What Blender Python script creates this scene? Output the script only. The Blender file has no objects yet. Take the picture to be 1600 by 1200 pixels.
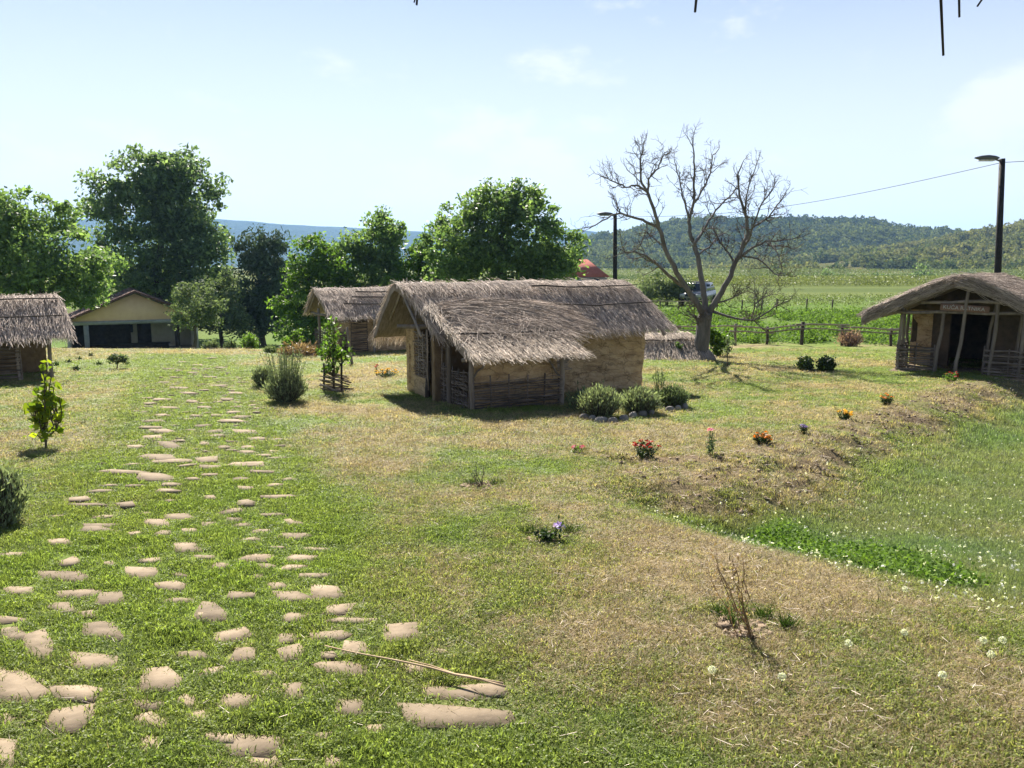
import bpy, math, random
import numpy as np
from mathutils import Vector, Matrix
R = math.radians
rng = np.random.default_rng(7)
random.seed(7)
scene = bpy.context.scene
COL = scene.collection

# ------------------------------------------------------------------ camera, sky, sun, exposure
F_PX = 1246.0; PITCH = math.atan(185/F_PX); CAM = np.array([0, 0, 2.6])
cd = bpy.data.cameras.new('camera'); cam = bpy.data.objects.new('camera', cd); COL.objects.link(cam)
cam.location = CAM; cam.rotation_euler = (math.pi/2-PITCH, 0, 0)
cd.sensor_width = 36; cd.lens = 36*F_PX/1600; cd.clip_start = 0.05; cd.clip_end = 20000
scene.camera = cam
SUN_EL, SUN_AZ = R(42), R(-16)           # azimuth measured from +Y towards +X
world = bpy.data.worlds.new('World'); scene.world = world; world.use_nodes = True
wn, wl = world.node_tree.nodes, world.node_tree.links
wn.clear()
def W(t, **k):
    n = wn.new(t)
    for a, b in k.items(): setattr(n, a, b)
    return n
wo = W('ShaderNodeOutputWorld'); bg = W('ShaderNodeBackground'); bg.inputs['Strength'].default_value = 0.05
sky = W('ShaderNodeTexSky', sky_type='NISHITA', sun_disc=False, sun_elevation=SUN_EL, sun_rotation=SUN_AZ)
sky.air_density = 0.7; sky.dust_density = 0.35; sky.ozone_density = 3.0; sky.altitude = 700
tc = W('ShaderNodeTexCoord')
def cloud_dir(px, py):
    d = np.array([(px-800)/F_PX, 1, 0]) ; a = PITCH
    v = np.array([(px-800)/F_PX, math.cos(a)+(600-py)/F_PX*math.sin(a), -math.sin(a)+(600-py)/F_PX*math.cos(a)])
    return v/np.linalg.norm(v)
def wmath(op, a, b=None, c=None):
    n = W('ShaderNodeMath', operation=op)
    for i, x in enumerate((a, b, c)):
        if x is None: continue
        if isinstance(x, (int, float)): n.inputs[i].default_value = x
        else: wl.new(x, n.inputs[i])
    return n.outputs[0]
nz = W('ShaderNodeTexNoise'); nz.inputs['Scale'].default_value = 9.0; nz.inputs['Detail'].default_value = 8; nz.inputs['Roughness'].default_value = .58
mp = W('ShaderNodeMapping'); mp.inputs['Scale'].default_value = (1, 1, 2.0); wl.new(tc.outputs['Generated'], mp.inputs[0]); wl.new(mp.outputs[0], nz.inputs['Vector'])
mask = None
for px, py, wid, amp in ((1600, 150, .055, 1.4), (770, 265, .16, .55), (1585, 300, .12, .45), (215, 225, .035, .7), (380, 250, .05, .5), (1120, 132, .02, .35), (130, 270, .07, .5), (420, 310, .1, .5)):
    v = W('ShaderNodeVectorMath', operation='SUBTRACT'); wl.new(tc.outputs['Generated'], v.inputs[0]); v.inputs[1].default_value = cloud_dir(px, py)
    s = W('ShaderNodeVectorMath', operation='MULTIPLY'); wl.new(v.outputs[0], s.inputs[0]); s.inputs[1].default_value = (1, 1, 1.6)
    l = W('ShaderNodeVectorMath', operation='LENGTH'); wl.new(s.outputs[0], l.inputs[0])
    q = wmath('MULTIPLY', wmath('SUBTRACT', 1.0, wmath('MINIMUM', wmath('DIVIDE', l.outputs['Value'], wid*1.6), 1.0)), amp)
    mask = q if mask is None else wmath('MAXIMUM', mask, q)
gen = wmath('ADD', mask, 0.02)
cl = W('ShaderNodeMapRange', interpolation_type='SMOOTHSTEP'); wl.new(wmath('ADD', wmath('SUBTRACT', nz.outputs['Fac'], .58), wmath('MULTIPLY', gen, .42)), cl.inputs['Value'])
cl.inputs['From Min'].default_value = 0.0; cl.inputs['From Max'].default_value = .22; cl.inputs['To Max'].default_value = .8
mx = W('ShaderNodeMix', data_type='RGBA'); wl.new(cl.outputs[0], mx.inputs['Factor']); wl.new(sky.outputs[0], mx.inputs['A']); mx.inputs['B'].default_value = (7.6, 7.6, 7.7, 1)
sx = W('ShaderNodeSeparateXYZ'); wl.new(tc.outputs['Generated'], sx.inputs[0])      # milky air low over the horizon
veil = W('ShaderNodeMapRange', interpolation_type='SMOOTHSTEP'); wl.new(sx.outputs['Z'], veil.inputs['Value']); veil.inputs['From Min'].default_value = .50; veil.inputs['From Max'].default_value = 0.05; veil.inputs['To Max'].default_value = .9
mv = W('ShaderNodeMix', data_type='RGBA'); wl.new(veil.outputs[0], mv.inputs['Factor']); wl.new(mx.outputs['Result'], mv.inputs['A']); mv.inputs['B'].default_value = (7.0, 7.3, 7.55, 1)
wl.new(mv.outputs['Result'], bg.inputs['Color']); wl.new(bg.outputs[0], wo.inputs[0])
sl = bpy.data.lights.new('sun', 'SUN'); so = bpy.data.objects.new('sun', sl); COL.objects.link(so)
sl.energy = 5.0; sl.angle = R(0.53); sl.color = (1.0, .93, .82)
sdir = Vector((math.sin(SUN_AZ)*math.cos(SUN_EL), math.cos(SUN_AZ)*math.cos(SUN_EL), math.sin(SUN_EL)))
so.rotation_euler = (-sdir).to_track_quat('-Z', 'Y').to_euler(); so.location = (0, 0, 40)
vs = scene.view_settings; vs.view_transform = 'Standard'; vs.look = 'None'; vs.gamma = 1; vs.use_curve_mapping = False
vs.exposure = 1.5
scene.render.engine = 'CYCLES'
scene.cycles.max_bounces = 6; scene.cycles.transparent_max_bounces = 8; scene.cycles.volume_bounces = 1
scene.cycles.use_denoising = True

# ------------------------------------------------------------------ helpers: noise, pixels, meshes
def _h(ix, iy, seed):
    n = (ix.astype(np.int64)*374761393 + iy.astype(np.int64)*668265263 + seed*974711) & 0x7fffffff
    n = ((n ^ (n >> 13))*1274126177) & 0x7fffffff
    return ((n ^ (n >> 16)) & 0xffff)/65535.0
def vnoise(x, y, seed=0):
    x = np.asarray(x, float); y = np.asarray(y, float)
    ix, iy = np.floor(x), np.floor(y); fx, fy = x-ix, y-iy
    fx, fy = fx*fx*(3-2*fx), fy*fy*(3-2*fy)
    a, b, c, d = _h(ix, iy, seed), _h(ix+1, iy, seed), _h(ix, iy+1, seed), _h(ix+1, iy+1, seed)
    return (a*(1-fx)+b*fx)*(1-fy)+(c*(1-fx)+d*fx)*fy
def fbm(x, y, seed=0, oct=4, g=.5):
    s, a, t = 0, 1, 0
    x = np.asarray(x, float); y = np.asarray(y, float)
    for i in range(oct):
        s = s+a*vnoise(x*2**i, y*2**i, seed+i*17); t += a; a *= g
    return s/t
def ss(a, b, x):
    t = np.clip((x-a)/(b-a), 0, 1); return t*t*(3-2*t)
def lerp(a, b, t): return a+(b-a)*t
FW = np.array([0, math.cos(PITCH), -math.sin(PITCH)]); UP = np.array([0, math.sin(PITCH), math.cos(PITCH)]); RT = np.array([1., 0, 0])
def ray(px, py): return FW+(px-800)/F_PX*RT-(py-600)/F_PX*UP
def at(px, py, Y):
    d = ray(px, py); return CAM+d*(Y/d[1])
def poly_sd(x, y, poly):
    """signed distance to a polygon, positive inside"""
    x = np.asarray(x, float); y = np.asarray(y, float)
    d = np.full(x.shape, 1e9); inside = np.zeros(x.shape, bool); n = len(poly)
    for i in range(n):
        ax, ay = poly[i]; bx, by = poly[(i+1) % n]; ex, ey = bx-ax, by-ay
        t = np.clip(((x-ax)*ex+(y-ay)*ey)/(ex*ex+ey*ey+1e-12), 0, 1)
        d = np.minimum(d, np.hypot(x-ax-t*ex, y-ay-t*ey))
        c = ((ay > y) != (by > y)) & (x < (bx-ax)*(y-ay)/((by-ay) if abs(by-ay) > 1e-9 else 1e-9)+ax)
        inside ^= c
    return np.where(inside, d, -d)
def base_h(x, y):
    x = np.asarray(x, float); y = np.asarray(y, float)
    z = np.where(y < 13, .95-.0731*np.maximum(y, -3), -.03*(y-13))
    zl = np.where(y > 29, -.48-.1*(np.minimum(y, 60)-29), z)
    zl = np.where(y > 60, -3.58, zl) + ss(75, 140, y)*2.6
    zr = np.where(y > 32, -.57+.25*ss(32, 46, y)-.15*ss(55, 120, y), z)
    w = ss(-6, 4, x-.12*(y-30))
    far = lerp(zl, zr, w)
    return np.where(y > 28, lerp(z, far, ss(28, 33, y)), z)
def g0(px, py):
    d = ray(px, py); t = np.geomspace(1.2, 500, 6000); p = CAM+t[:, None]*d
    k = np.argmax(p[:, 2] < base_h(p[:, 0], p[:, 1])); return p[k]
MEADOW = [g0(*p)[:2] for p in ((1010, 766), (1080, 768), (1150, 770), (1240, 738), (1340, 700), (1450, 652), (1540, 615), (1650, 588), (2100, 560))] + [(60, 20.), (60, 4.), (9, 1.)] + [g0(*p)[:2] for p in ((1750, 1010), (1600, 955), (1400, 900), (1250, 855), (1120, 810))]
BANK = [g0(*p)[:2] for p in ((890, 700), (1000, 714), (1107, 712), (1187, 694), (1254, 675), (1318, 655), (1385, 633), (1480, 602), (1560, 590), (1640, 586), (1540, 620), (1450, 656), (1340, 704), (1240, 744), (1150, 776), (1040, 764), (960, 730))]
LUSH = [g0(*p)[:2] for p in ((1178, 778), (1240, 758), (1300, 790), (1420, 805), (1530, 868), (1500, 892), (1360, 850), (1270, 830), (1190, 800))]
PATH = [g0(*p)[:2] for p in ((-300, 1199), (-180, 1000), (-60, 900), (70, 800), (150, 720), (180, 660), (205, 610), (225, 575), (215, 553), (335, 553), (370, 575), (400, 610), (425, 660), (470, 720), (500, 800), (550, 900), (670, 1000), (830, 1130), (870, 1199))] + [(.3, 1.6), (-3, 1.6)]
TAN = [g0(*p)[:2] for p in ((870, 745), (1000, 775), (1130, 815), (1250, 860), (1360, 910), (1270, 960), (1120, 960), (960, 1000), (860, 980), (900, 860), (840, 800))]
def height(x, y):
    x = np.asarray(x, float); y = np.asarray(y, float)
    z = base_h(x, y)
    sd = poly_sd(x, y, MEADOW)
    z = z - ss(-.9, .9, sd)*(.46*ss(4.0, 8.5, y)+.10)*(1-.8*ss(20, 30, y))
    bk = ss(-.25, .3, poly_sd(x, y, BANK))
    near = 1-ss(40, 80, y)
    z = z + near*((fbm(x*.35, y*.35, 3)-.5)*.12+(fbm(x*1.6, y*1.6, 5)-.5)*.05+(fbm(x*6, y*6, 9, 3)-.5)*.022)
    z = z + bk*((fbm(x*3, y*3, 21)-.5)*.13+(fbm(x*9, y*9, 23, 3)-.5)*.07)
    z = z + ss(30, 34, y)*(1-ss(44, 60, y))*ss(3, 6, x-.1*(y-30))*(fbm(x*.5, y*.5, 41)-.5)*.5
    z = z + ss(150, 600, y)*(fbm(x*.004, y*.004, 77)-.5)*4
    return z
def H(x, y): return float(height(np.array([x]), np.array([y]))[0])
def g(px, py):
    d = ray(px, py); t = np.geomspace(1.2, 300, 3000); p = CAM+t[:, None]*d
    k = int(np.argmax(p[:, 2] < height(p[:, 0], p[:, 1]))); lo, hi = t[k-1], t[k]
    t = np.linspace(lo, hi, 40); p = CAM+t[:, None]*d
    k = int(np.argmax(p[:, 2] < height(p[:, 0], p[:, 1])-1e-9)); q = p[k]
    return np.array([q[0], q[1], H(q[0], q[1])])

GREEN = np.array([.150, .22, .055]); GREEN2 = np.array([.26, .305, .09]); DRY = np.array([.32, .25, .155]); SOIL = np.array([.185, .135, .092]); MEAD = np.array([.14, .20, .085]); WEED = np.array([.11, .20, .04])
def ground_look(x, y):
    """base colour of the turf (live, dry, bare soil) at a place, and how dry / bare it is"""
    n1 = fbm(x*.55, y*.55, 101, 4); n2 = fbm(x*2.3, y*2.3, 131, 3); n3 = fbm(x*.16, y*.16, 171, 3)
    dry = .37+(n1-.5)*1.9+(n2-.5)*.9+(n3-.5)*.5
    pth = ss(-.45, .25, poly_sd(x, y, PATH)+(n2-.5)*.7)
    dry = dry*(1-.70*pth)
    tn = ss(-.5, .5, poly_sd(x, y, TAN)+(n1-.5)*1.2); dry = dry+tn*.42
    near_r = ss(.3, 1.6, x)*(1-ss(4, 7, y)); dry = dry+near_r*.22*(1-pth)
    md = ss(-.15, .5, poly_sd(x, y, MEADOW)+(n2-.5)*.6); dry = lerp(dry, .16+(n1-.5)*.7, md)
    bk = ss(-.15, .25, poly_sd(x, y, BANK)+(n2-.5)*.5); 
    left = ss(-8, -12, x)*(1-ss(24, 30, y)); dry = dry-left*.2
    bnk = ss(31.5, 33.5, y)*(1-ss(70, 110, y)); dry = dry*(1-.85*bnk)
    dry = np.clip(dry, 0, 1); soil = np.clip(bk*(.58+1.1*(n2-.5)), 0, 1)*(1-md*.5)
    c = lerp(GREEN, GREEN2, n2[..., None])
    c = lerp(c, MEAD, md[..., None]); lu = ss(-.2, .25, poly_sd(x, y, LUSH)); wd = np.maximum(lu, bnk)
    c = lerp(c, WEED, (wd*.85)[..., None])
    c = lerp(c, DRY*(0.8+.4*n1[..., None]), dry[..., None]); c = lerp(c, SOIL, soil[..., None])
    # far fields: strips of crops and stubble
    fy = y+x*.05; st = vnoise(fy*.03, x*.002, 55)
    fc = lerp(np.array([.13, .17, .05]), np.array([.20, .20, .08]), st[..., None]); fc = lerp(fc, np.array([.085, .12, .035]), (vnoise(fy*.05+9, x*.004, 57) > .62)[..., None]*.8)
    c = lerp(c, fc, ss(55, 90, y)[..., None])
    return c, dry, soil, pth, md, wd

class MB:
    def __init__(s): s.v, s.f, s.n, s.a = [], {}, 0, []
    def add(s, v, f):
        v = np.asarray(v, float).reshape(-1, 3); s.v.append(v)
        if isinstance(f, np.ndarray): s.f.setdefault(f.shape[1], []).append(f+s.n)
        else:
            for q in f: s.f.setdefault(len(q), []).append(np.array([q])+s.n)
        s.n += len(v)
    def tube(s, pts, rad, k=6, cap=True, twist=0):
        p = np.asarray(pts, float); n = len(p)
        r = np.full(n, rad) if np.isscalar(rad) else np.asarray(rad, float)
        t = np.gradient(p, axis=0); t /= np.linalg.norm(t, axis=1)[:, None]+1e-12
        ref = np.array([0, 0, 1.]) if abs(t[:, 2]).mean() < .9 else np.array([1., 0, 0])
        a = np.cross(t, ref); a /= np.linalg.norm(a, axis=1)[:, None]+1e-12; b = np.cross(t, a)
        th = np.arange(k)*2*math.pi/k+twist
        v = p[:, None]+r[:, None, None]*(np.cos(th)[None, :, None]*a[:, None]+np.sin(th)[None, :, None]*b[:, None])
        i = np.arange(n-1)[:, None]*k; j = np.arange(k)[None]; j2 = (j+1) % k
        f = np.stack([i+j, i+j2, i+k+j2, i+k+j], -1).reshape(-1, 4)
        s.add(v.reshape(-1, 3), f)
        if cap and k >= 3:
            o = s.n-n*k
            s.f.setdefault(k, []).append(np.array([[o+q for q in range(k)][::-1]])); s.f[k].append(np.array([[o+(n-1)*k+q for q in range(k)]]))
        return s
    def box(s, c, size, rz=0, rx=0, ry=0, jit=0):
        x, y, z = np.array(size)/2.
        v = np.array([[-x, -y, -z], [x, -y, -z], [x, y, -z], [-x, y, -z], [-x, -y, z], [x, -y, z], [x, y, z], [-x, y, z]])
        if jit: v = v+rng.normal(0, jit, v.shape)
        m = np.array(Matrix.Rotation(rz, 3, 'Z') @ Matrix.Rotation(ry, 3, 'Y') @ Matrix.Rotation(rx, 3, 'X'))
        s.add(v@m.T+np.array(c), np.array([[0, 3, 2, 1], [4, 5, 6, 7], [0, 1, 5, 4], [1, 2, 6, 5], [2, 3, 7, 6], [3, 0, 4, 7]])); return s
    def grid(s, P):
        P = np.asarray(P); a, b = P.shape[:2]
        i = np.arange(a-1)[:, None]*b+np.arange(b-1)[None]
        s.add(P.reshape(-1, 3), np.stack([i, i+b, i+b+1, i+1], -1).reshape(-1, 4)); return s
    def straws(s, A, B, r0, r1, bend=None):
        """many thin three-sided stalks from A to B"""
        A = np.asarray(A); B = np.asarray(B); n = len(A); t = B-A; t /= np.linalg.norm(t, axis=1)[:, None]+1e-9
        ref = rng.normal(size=(n, 3)); a = np.cross(t, ref); a /= np.linalg.norm(a, axis=1)[:, None]+1e-9; b = np.cross(t, a)
        M = [A, B] if bend is None else [A, (A+B)/2+bend, B]; rr = [r0, r1] if bend is None else [r0, (r0+r1)/2, r1]
        V = []
        for P, r in zip(M, rr):
            r = np.broadcast_to(np.asarray(r, float), (n,))[:, None]
            for k in range(3):
                th = k*2.0944; V.append(P+r*(math.cos(th)*a+math.sin(th)*b))
        V = np.stack(V, 1); L = V.shape[1]; o = np.arange(n)[:, None]*L; F = []
        for q in range(len(M)-1):
            for k in range(3): F.append(o+np.array([[3*q+k, 3*q+(k+1) % 3, 3*q+3+(k+1) % 3, 3*q+3+k]]))
        s.add(V.reshape(-1, 3), np.concatenate(F)); return s
    def leaves(s, P, size, up=.4, aspect=.55, fold=0):
        """rhombic leaves about the points P"""
        P = np.asarray(P); n = len(P); size = np.broadcast_to(np.asarray(size, float), (n,))[:, None]
        d = rng.normal(size=(n, 3)); d /= np.linalg.norm(d, axis=1)[:, None]
        nn = rng.normal(size=(n, 3)); nn[:, 2] = np.abs(nn[:, 2])+up; a = np.cross(d, nn); a /= np.linalg.norm(a, axis=1)[:, None]+1e-9
        v = np.stack([P-d*size*.5, P+a*size*aspect*.5-d*size*.05, P+d*size*.5, P-a*size*aspect*.5-d*size*.05], 1)
        s.add(v.reshape(-1, 3), np.arange(n*4).reshape(-1, 4)); return s
    def mesh(s, name, smooth=False):
        me = bpy.data.meshes.new(name)
        if not s.v: return me
        v = np.concatenate(s.v); me.vertices.add(len(v)); me.vertices.foreach_set('co', v.astype(np.float32).ravel())
        idx, st, tot = [], [], 0
        for k, l in s.f.items():
            a = np.concatenate(l); idx.append(a.ravel()); st.append(tot+np.arange(len(a))*k); tot += a.size
        idx = np.concatenate(idx); st = np.concatenate(st)
        me.loops.add(len(idx)); me.loops.foreach_set('vertex_index', idx.astype(np.int32))
        me.polygons.add(len(st)); me.polygons.foreach_set('loop_start', st.astype(np.int32))
        me.update(calc_edges=True); me.validate()
        if smooth: me.polygons.foreach_set('use_smooth', np.ones(len(me.polygons), bool))
        return me
    def build(s, name, mat, parent=None, smooth=False, **tags):
        me = s.mesh(name, smooth)
        if mat: me.materials.append(mat)
        o = bpy.data.objects.new(name, me); COL.objects.link(o)
        if parent: o.parent = parent
        return tag(o, **tags)
def tag(o, label=None, cat=None, group=None, kind=None):
    if label: o['label'] = label
    if cat: o['category'] = cat
    if group: o['group'] = group
    if kind: o['kind'] = kind
    return o
def thing(name, label, cat, loc=(0, 0, 0), rz=0, group=None):
    o = bpy.data.objects.new(name, None); COL.objects.link(o); o.location = loc; o.rotation_euler = (0, 0, rz); o.empty_display_size = .2
    return tag(o, label, cat, group)
def copy_tree(o, parent=None):
    c = o.copy(); COL.objects.link(c)
    if parent: c.parent = parent
    for ch in list(o.children): copy_tree(ch, c)
    return c
def wig(p0, p1, n=6, amp=.02):
    p0 = np.array(p0, float); p1 = np.array(p1, float); t = np.linspace(0, 1, n)[:, None]
    w = rng.normal(0, amp, (n, 3)); w[0] = w[-1] = 0
    return p0+(p1-p0)*t+w

# ------------------------------------------------------------------ materials
def new_mat(name):
    m = bpy.data.materials.new(name); m.use_nodes = True; nt = m.node_tree; nt.nodes.clear()
    return m, nt.nodes, nt.links
def N(ns, t, **k):
    n = ns.new(t)
    for a, b in k.items(): setattr(n, a, b)
    return n
def ramp(ns, ls, fac, stops):
    r = N(ns, 'ShaderNodeValToRGB'); e = r.color_ramp.elements
    while len(e) < len(stops): e.new(.5)
    for q, (p, c) in zip(e, stops): q.position = p; q.color = (*c, 1)
    ls.new(fac, r.inputs[0]); return r.outputs[0]
def noise_mat(name, c1, c2, scale=8, detail=6, rough=.9, bump=.3, bdist=.02, stretch=(1, 1, 1), island=.0, spec=.2, obj_var=0., c3=None, metallic=0):
    m, ns, ls = new_mat(name); out = N(ns, 'ShaderNodeOutputMaterial'); p = N(ns, 'ShaderNodeBsdfPrincipled'); ls.new(p.outputs[0], out.inputs[0])
    p.inputs['Roughness'].default_value = rough; p.inputs['Specular IOR Level'].default_value = spec; p.inputs['Metallic'].default_value = metallic
    t = N(ns, 'ShaderNodeTexCoord'); mp = N(ns, 'ShaderNodeMapping'); mp.inputs['Scale'].default_value = stretch; ls.new(t.outputs['Object'], mp.inputs[0])
    nz = N(ns, 'ShaderNodeTexNoise'); nz.inputs['Scale'].default_value = scale; nz.inputs['Detail'].default_value = detail; nz.inputs['Roughness'].default_value = .62; ls.new(mp.outputs[0], nz.inputs['Vector'])
    st = [(.3, c1), (.7, c2)] if c3 is None else [(.28, c1), (.5, c2), (.72, c3)]
    col = ramp(ns, ls, nz.outputs['Fac'], st)
    if island or obj_var:
        src = N(ns, 'ShaderNodeNewGeometry').outputs['Random Per Island'] if island else N(ns, 'ShaderNodeObjectInfo').outputs['Random']
        v = island or obj_var
        mr = N(ns, 'ShaderNodeMapRange'); ls.new(src, mr.inputs['Value']); mr.inputs['To Min'].default_value = 1-v; mr.inputs['To Max'].default_value = 1+v
        mul = N(ns, 'ShaderNodeMix', data_type='RGBA', blend_type='MULTIPLY'); mul.inputs['Factor'].default_value = 1; ls.new(col, mul.inputs['A']); ls.new(mr.outputs[0], mul.inputs['B']); col = mul.outputs['Result']
    ls.new(col, p.inputs['Base Color'])
    if bump:
        n2 = N(ns, 'ShaderNodeTexNoise'); n2.inputs['Scale'].default_value = scale*3.1; n2.inputs['Detail'].default_value = 8; ls.new(mp.outputs[0], n2.inputs['Vector'])
        b = N(ns, 'ShaderNodeBump'); b.inputs['Strength'].default_value = bump; b.inputs['Distance'].default_value = bdist; ls.new(n2.outputs['Fac'], b.inputs['Height']); ls.new(b.outputs[0], p.inputs['Normal'])
    return m
def leaf_mat(name, c1, c2, trans=.54, rough=.5, instancer=False, spec=.25, tint=1.35):
    m, ns, ls = new_mat(name); out = N(ns, 'ShaderNodeOutputMaterial')
    p = N(ns, 'ShaderNodeBsdfPrincipled'); p.inputs['Roughness'].default_value = rough; p.inputs['Specular IOR Level'].default_value = spec
    tr = N(ns, 'ShaderNodeBsdfTranslucent'); mix = N(ns, 'ShaderNodeMixShader'); mix.inputs[0].default_value = trans
    ls.new(p.outputs[0], mix.inputs[1]); ls.new(tr.outputs[0], mix.inputs[2]); ls.new(mix.outputs[0], out.inputs[0])
    gi = N(ns, 'ShaderNodeNewGeometry')
    col = ramp(ns, ls, gi.outputs['Random Per Island'], [(0, c1), (.75, c2), (1, tuple(min(1, x*1.5) for x in c2))])
    if instancer:
        a = N(ns, 'ShaderNodeAttribute', attribute_type='INSTANCER', attribute_name='gcol')
        mr = N(ns, 'ShaderNodeMapRange'); ls.new(gi.outputs['Random Per Island'], mr.inputs['Value']); mr.inputs['To Min'].default_value = .6; mr.inputs['To Max'].default_value = 1.45
        mu = N(ns, 'ShaderNodeMix', data_type='RGBA', blend_type='MULTIPLY'); mu.inputs['Factor'].default_value = 1; ls.new(a.outputs['Color'], mu.inputs['A']); ls.new(mr.outputs[0], mu.inputs['B']); col = mu.outputs['Result']
    ls.new(col, p.inputs['Base Color'])
    b = N(ns, 'ShaderNodeMix', data_type='RGBA', blend_type='MULTIPLY'); b.inputs['Factor'].default_value = 1; ls.new(col, b.inputs['A']); b.inputs['B'].default_value = (tint, tint*1.05, tint*.55, 1); ls.new(b.outputs['Result'], tr.inputs['Color'])
    return m
def plain(name, c, rough=.6, spec=.3, metallic=0, trans=0):
    m, ns, ls = new_mat(name); out = N(ns, 'ShaderNodeOutputMaterial'); p = N(ns, 'ShaderNodeBsdfPrincipled'); ls.new(p.outputs[0], out.inputs[0])
    p.inputs['Roughness'].default_value = rough; p.inputs['Specular IOR Level'].default_value = spec; p.inputs['Metallic'].default_value = metallic
    nz = N(ns, 'ShaderNodeTexNoise'); nz.inputs['Scale'].default_value = 14; nz.inputs['Detail'].default_value = 5
    t = N(ns, 'ShaderNodeTexCoord'); ls.new(t.outputs['Object'], nz.inputs['Vector'])
    ls.new(ramp(ns, ls, nz.outputs['Fac'], [(.3, tuple(x*.82 for x in c)), (.7, tuple(min(1, x*1.12) for x in c))]), p.inputs['Base Color'])
    return m
M = {}
M['straw'] = noise_mat('weathered_straw', (.46, .375, .315), (.66, .56, .48), scale=3, bump=0, island=.72, rough=.75, spec=.3)
M['straw_pale'] = noise_mat('pale_straw', (.50, .42, .34), (.70, .60, .50), scale=3, bump=0, island=.65, rough=.7, spec=.3)
M['straw_old'] = noise_mat('old_straw', (.28, .235, .20), (.50, .42, .365), scale=3, bump=0, island=.55, rough=.8, spec=.2)
M['straw_heap'] = noise_mat('heaped_reed', (.24, .20, .17), (.50, .42, .36), scale=3, bump=0, island=.6, rough=.8, spec=.2)
M['thatch'] = noise_mat('thatch_bed', (.17, .135, .115), (.34, .28, .24), scale=6, bump=1, bdist=.05, stretch=(5, 1, 1))
M['daub'] = noise_mat('clay_daub', (.27, .18, .105), (.50, .36, .215), scale=4.5, bump=1, bdist=.07, c3=(.60, .455, .295), detail=10, stretch=(.7, .7, 1.5))
def crack(m, amount=.45):
    nt = m.node_tree; ns, ls = nt.nodes, nt.links; p = [n for n in ns if n.type == 'BSDF_PRINCIPLED'][0]; mp = [n for n in ns if n.type == 'MAPPING'][0]
    m2 = N(ns, 'ShaderNodeMapping'); m2.inputs['Scale'].default_value = (1.6, 1.6, 4.2); nz = N(ns, 'ShaderNodeTexNoise'); nz.inputs['Scale'].default_value = 5; nz.inputs['Detail'].default_value = 4
    tcn = [n for n in ns if n.type == 'TEX_COORD'][0]; ls.new(tcn.outputs['Object'], nz.inputs['Vector']); va = N(ns, 'ShaderNodeVectorMath', operation='MULTIPLY_ADD'); ls.new(nz.outputs['Color'], va.inputs[0]); va.inputs[1].default_value = (.35, .35, .22); ls.new(tcn.outputs['Object'], va.inputs[2]); ls.new(va.outputs[0], m2.inputs[0])
    vo = N(ns, 'ShaderNodeTexVoronoi', feature='DISTANCE_TO_EDGE'); vo.inputs['Scale'].default_value = 1.5; ls.new(m2.outputs[0], vo.inputs['Vector'])
    r = N(ns, 'ShaderNodeMapRange'); ls.new(vo.outputs['Distance'], r.inputs['Value']); r.inputs['From Max'].default_value = .035; r.inputs['To Min'].default_value = 1-amount
    old = p.inputs['Base Color'].links[0].from_socket; mu = N(ns, 'ShaderNodeMix', data_type='RGBA', blend_type='MULTIPLY'); mu.inputs['Factor'].default_value = 1; ls.new(old, mu.inputs['A']); ls.new(r.outputs[0], mu.inputs['B']); ls.new(mu.outputs['Result'], p.inputs['Base Color'])
    b0 = p.inputs['Normal'].links[0].from_node; b = N(ns, 'ShaderNodeBump'); b.inputs['Strength'].default_value = .8; b.inputs['Distance'].default_value = .03; ls.new(r.outputs[0], b.inputs['Height']); ls.new(b0.outputs[0], b.inputs['Normal']); ls.new(b.outputs[0], p.inputs['Normal'])
crack(M['daub'])
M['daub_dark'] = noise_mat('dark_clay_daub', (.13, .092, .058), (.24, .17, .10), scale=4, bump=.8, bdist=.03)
M['daub_shade'] = noise_mat('shaded_clay_daub', (.055, .042, .03), (.12, .088, .06), scale=4, bump=.8, bdist=.03)  # clay daub with shade painted into its colour, for the right hut's dark walls
M['rod'] = noise_mat('wattle_rod', (.085, .068, .056), (.20, .165, .14), scale=5, bump=.3, island=.5, stretch=(1, 1, 4))
M['rod_pale'] = noise_mat('pale_wattle_rod', (.19, .155, .125), (.33, .275, .23), scale=5, bump=.3, island=.35)
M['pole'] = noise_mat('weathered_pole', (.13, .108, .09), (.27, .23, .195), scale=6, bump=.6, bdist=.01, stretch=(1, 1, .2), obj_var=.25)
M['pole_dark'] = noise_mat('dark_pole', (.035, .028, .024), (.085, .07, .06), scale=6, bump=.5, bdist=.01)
M['bark'] = noise_mat('tree_bark', (.05, .04, .032), (.13, .105, .085), scale=7, bump=.9, bdist=.03, stretch=(1, 1, .25))
M['bark_dead'] = noise_mat('dead_bark', (.072, .067, .063), (.17, .158, .147), scale=7, bump=.9, bdist=.03, stretch=(1, 1, .25))
M['stone'] = noise_mat('sandstone_flag', (.125, .095, .064), (.21, .162, .11), scale=6, detail=12, bump=.55, bdist=.012, obj_var=.25, c3=(.275, .215, .15))
M['rock'] = noise_mat('field_stone', (.15, .14, .13), (.27, .255, .235), scale=6, bump=.6, bdist=.02, obj_var=.3)
M['earth'] = noise_mat('bare_earth', (.15, .11, .075), (.28, .21, .145), scale=9, bump=.8, bdist=.03)
M['walnut'] = leaf_mat('walnut_leaf', (.075, .125, .072), (.145, .205, .10), rough=.5, spec=.25)
M['ash'] = leaf_mat('broad_leaf', (.076, .135, .060), (.155, .225, .085), rough=.5, spec=.25)
M['bright'] = leaf_mat('bright_leaf', (.055, .115, .018), (.12, .20, .035), trans=.5)
M['vine'] = leaf_mat('yellow_green_leaf', (.10, .17, .015), (.22, .27, .02), trans=.5)
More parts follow.
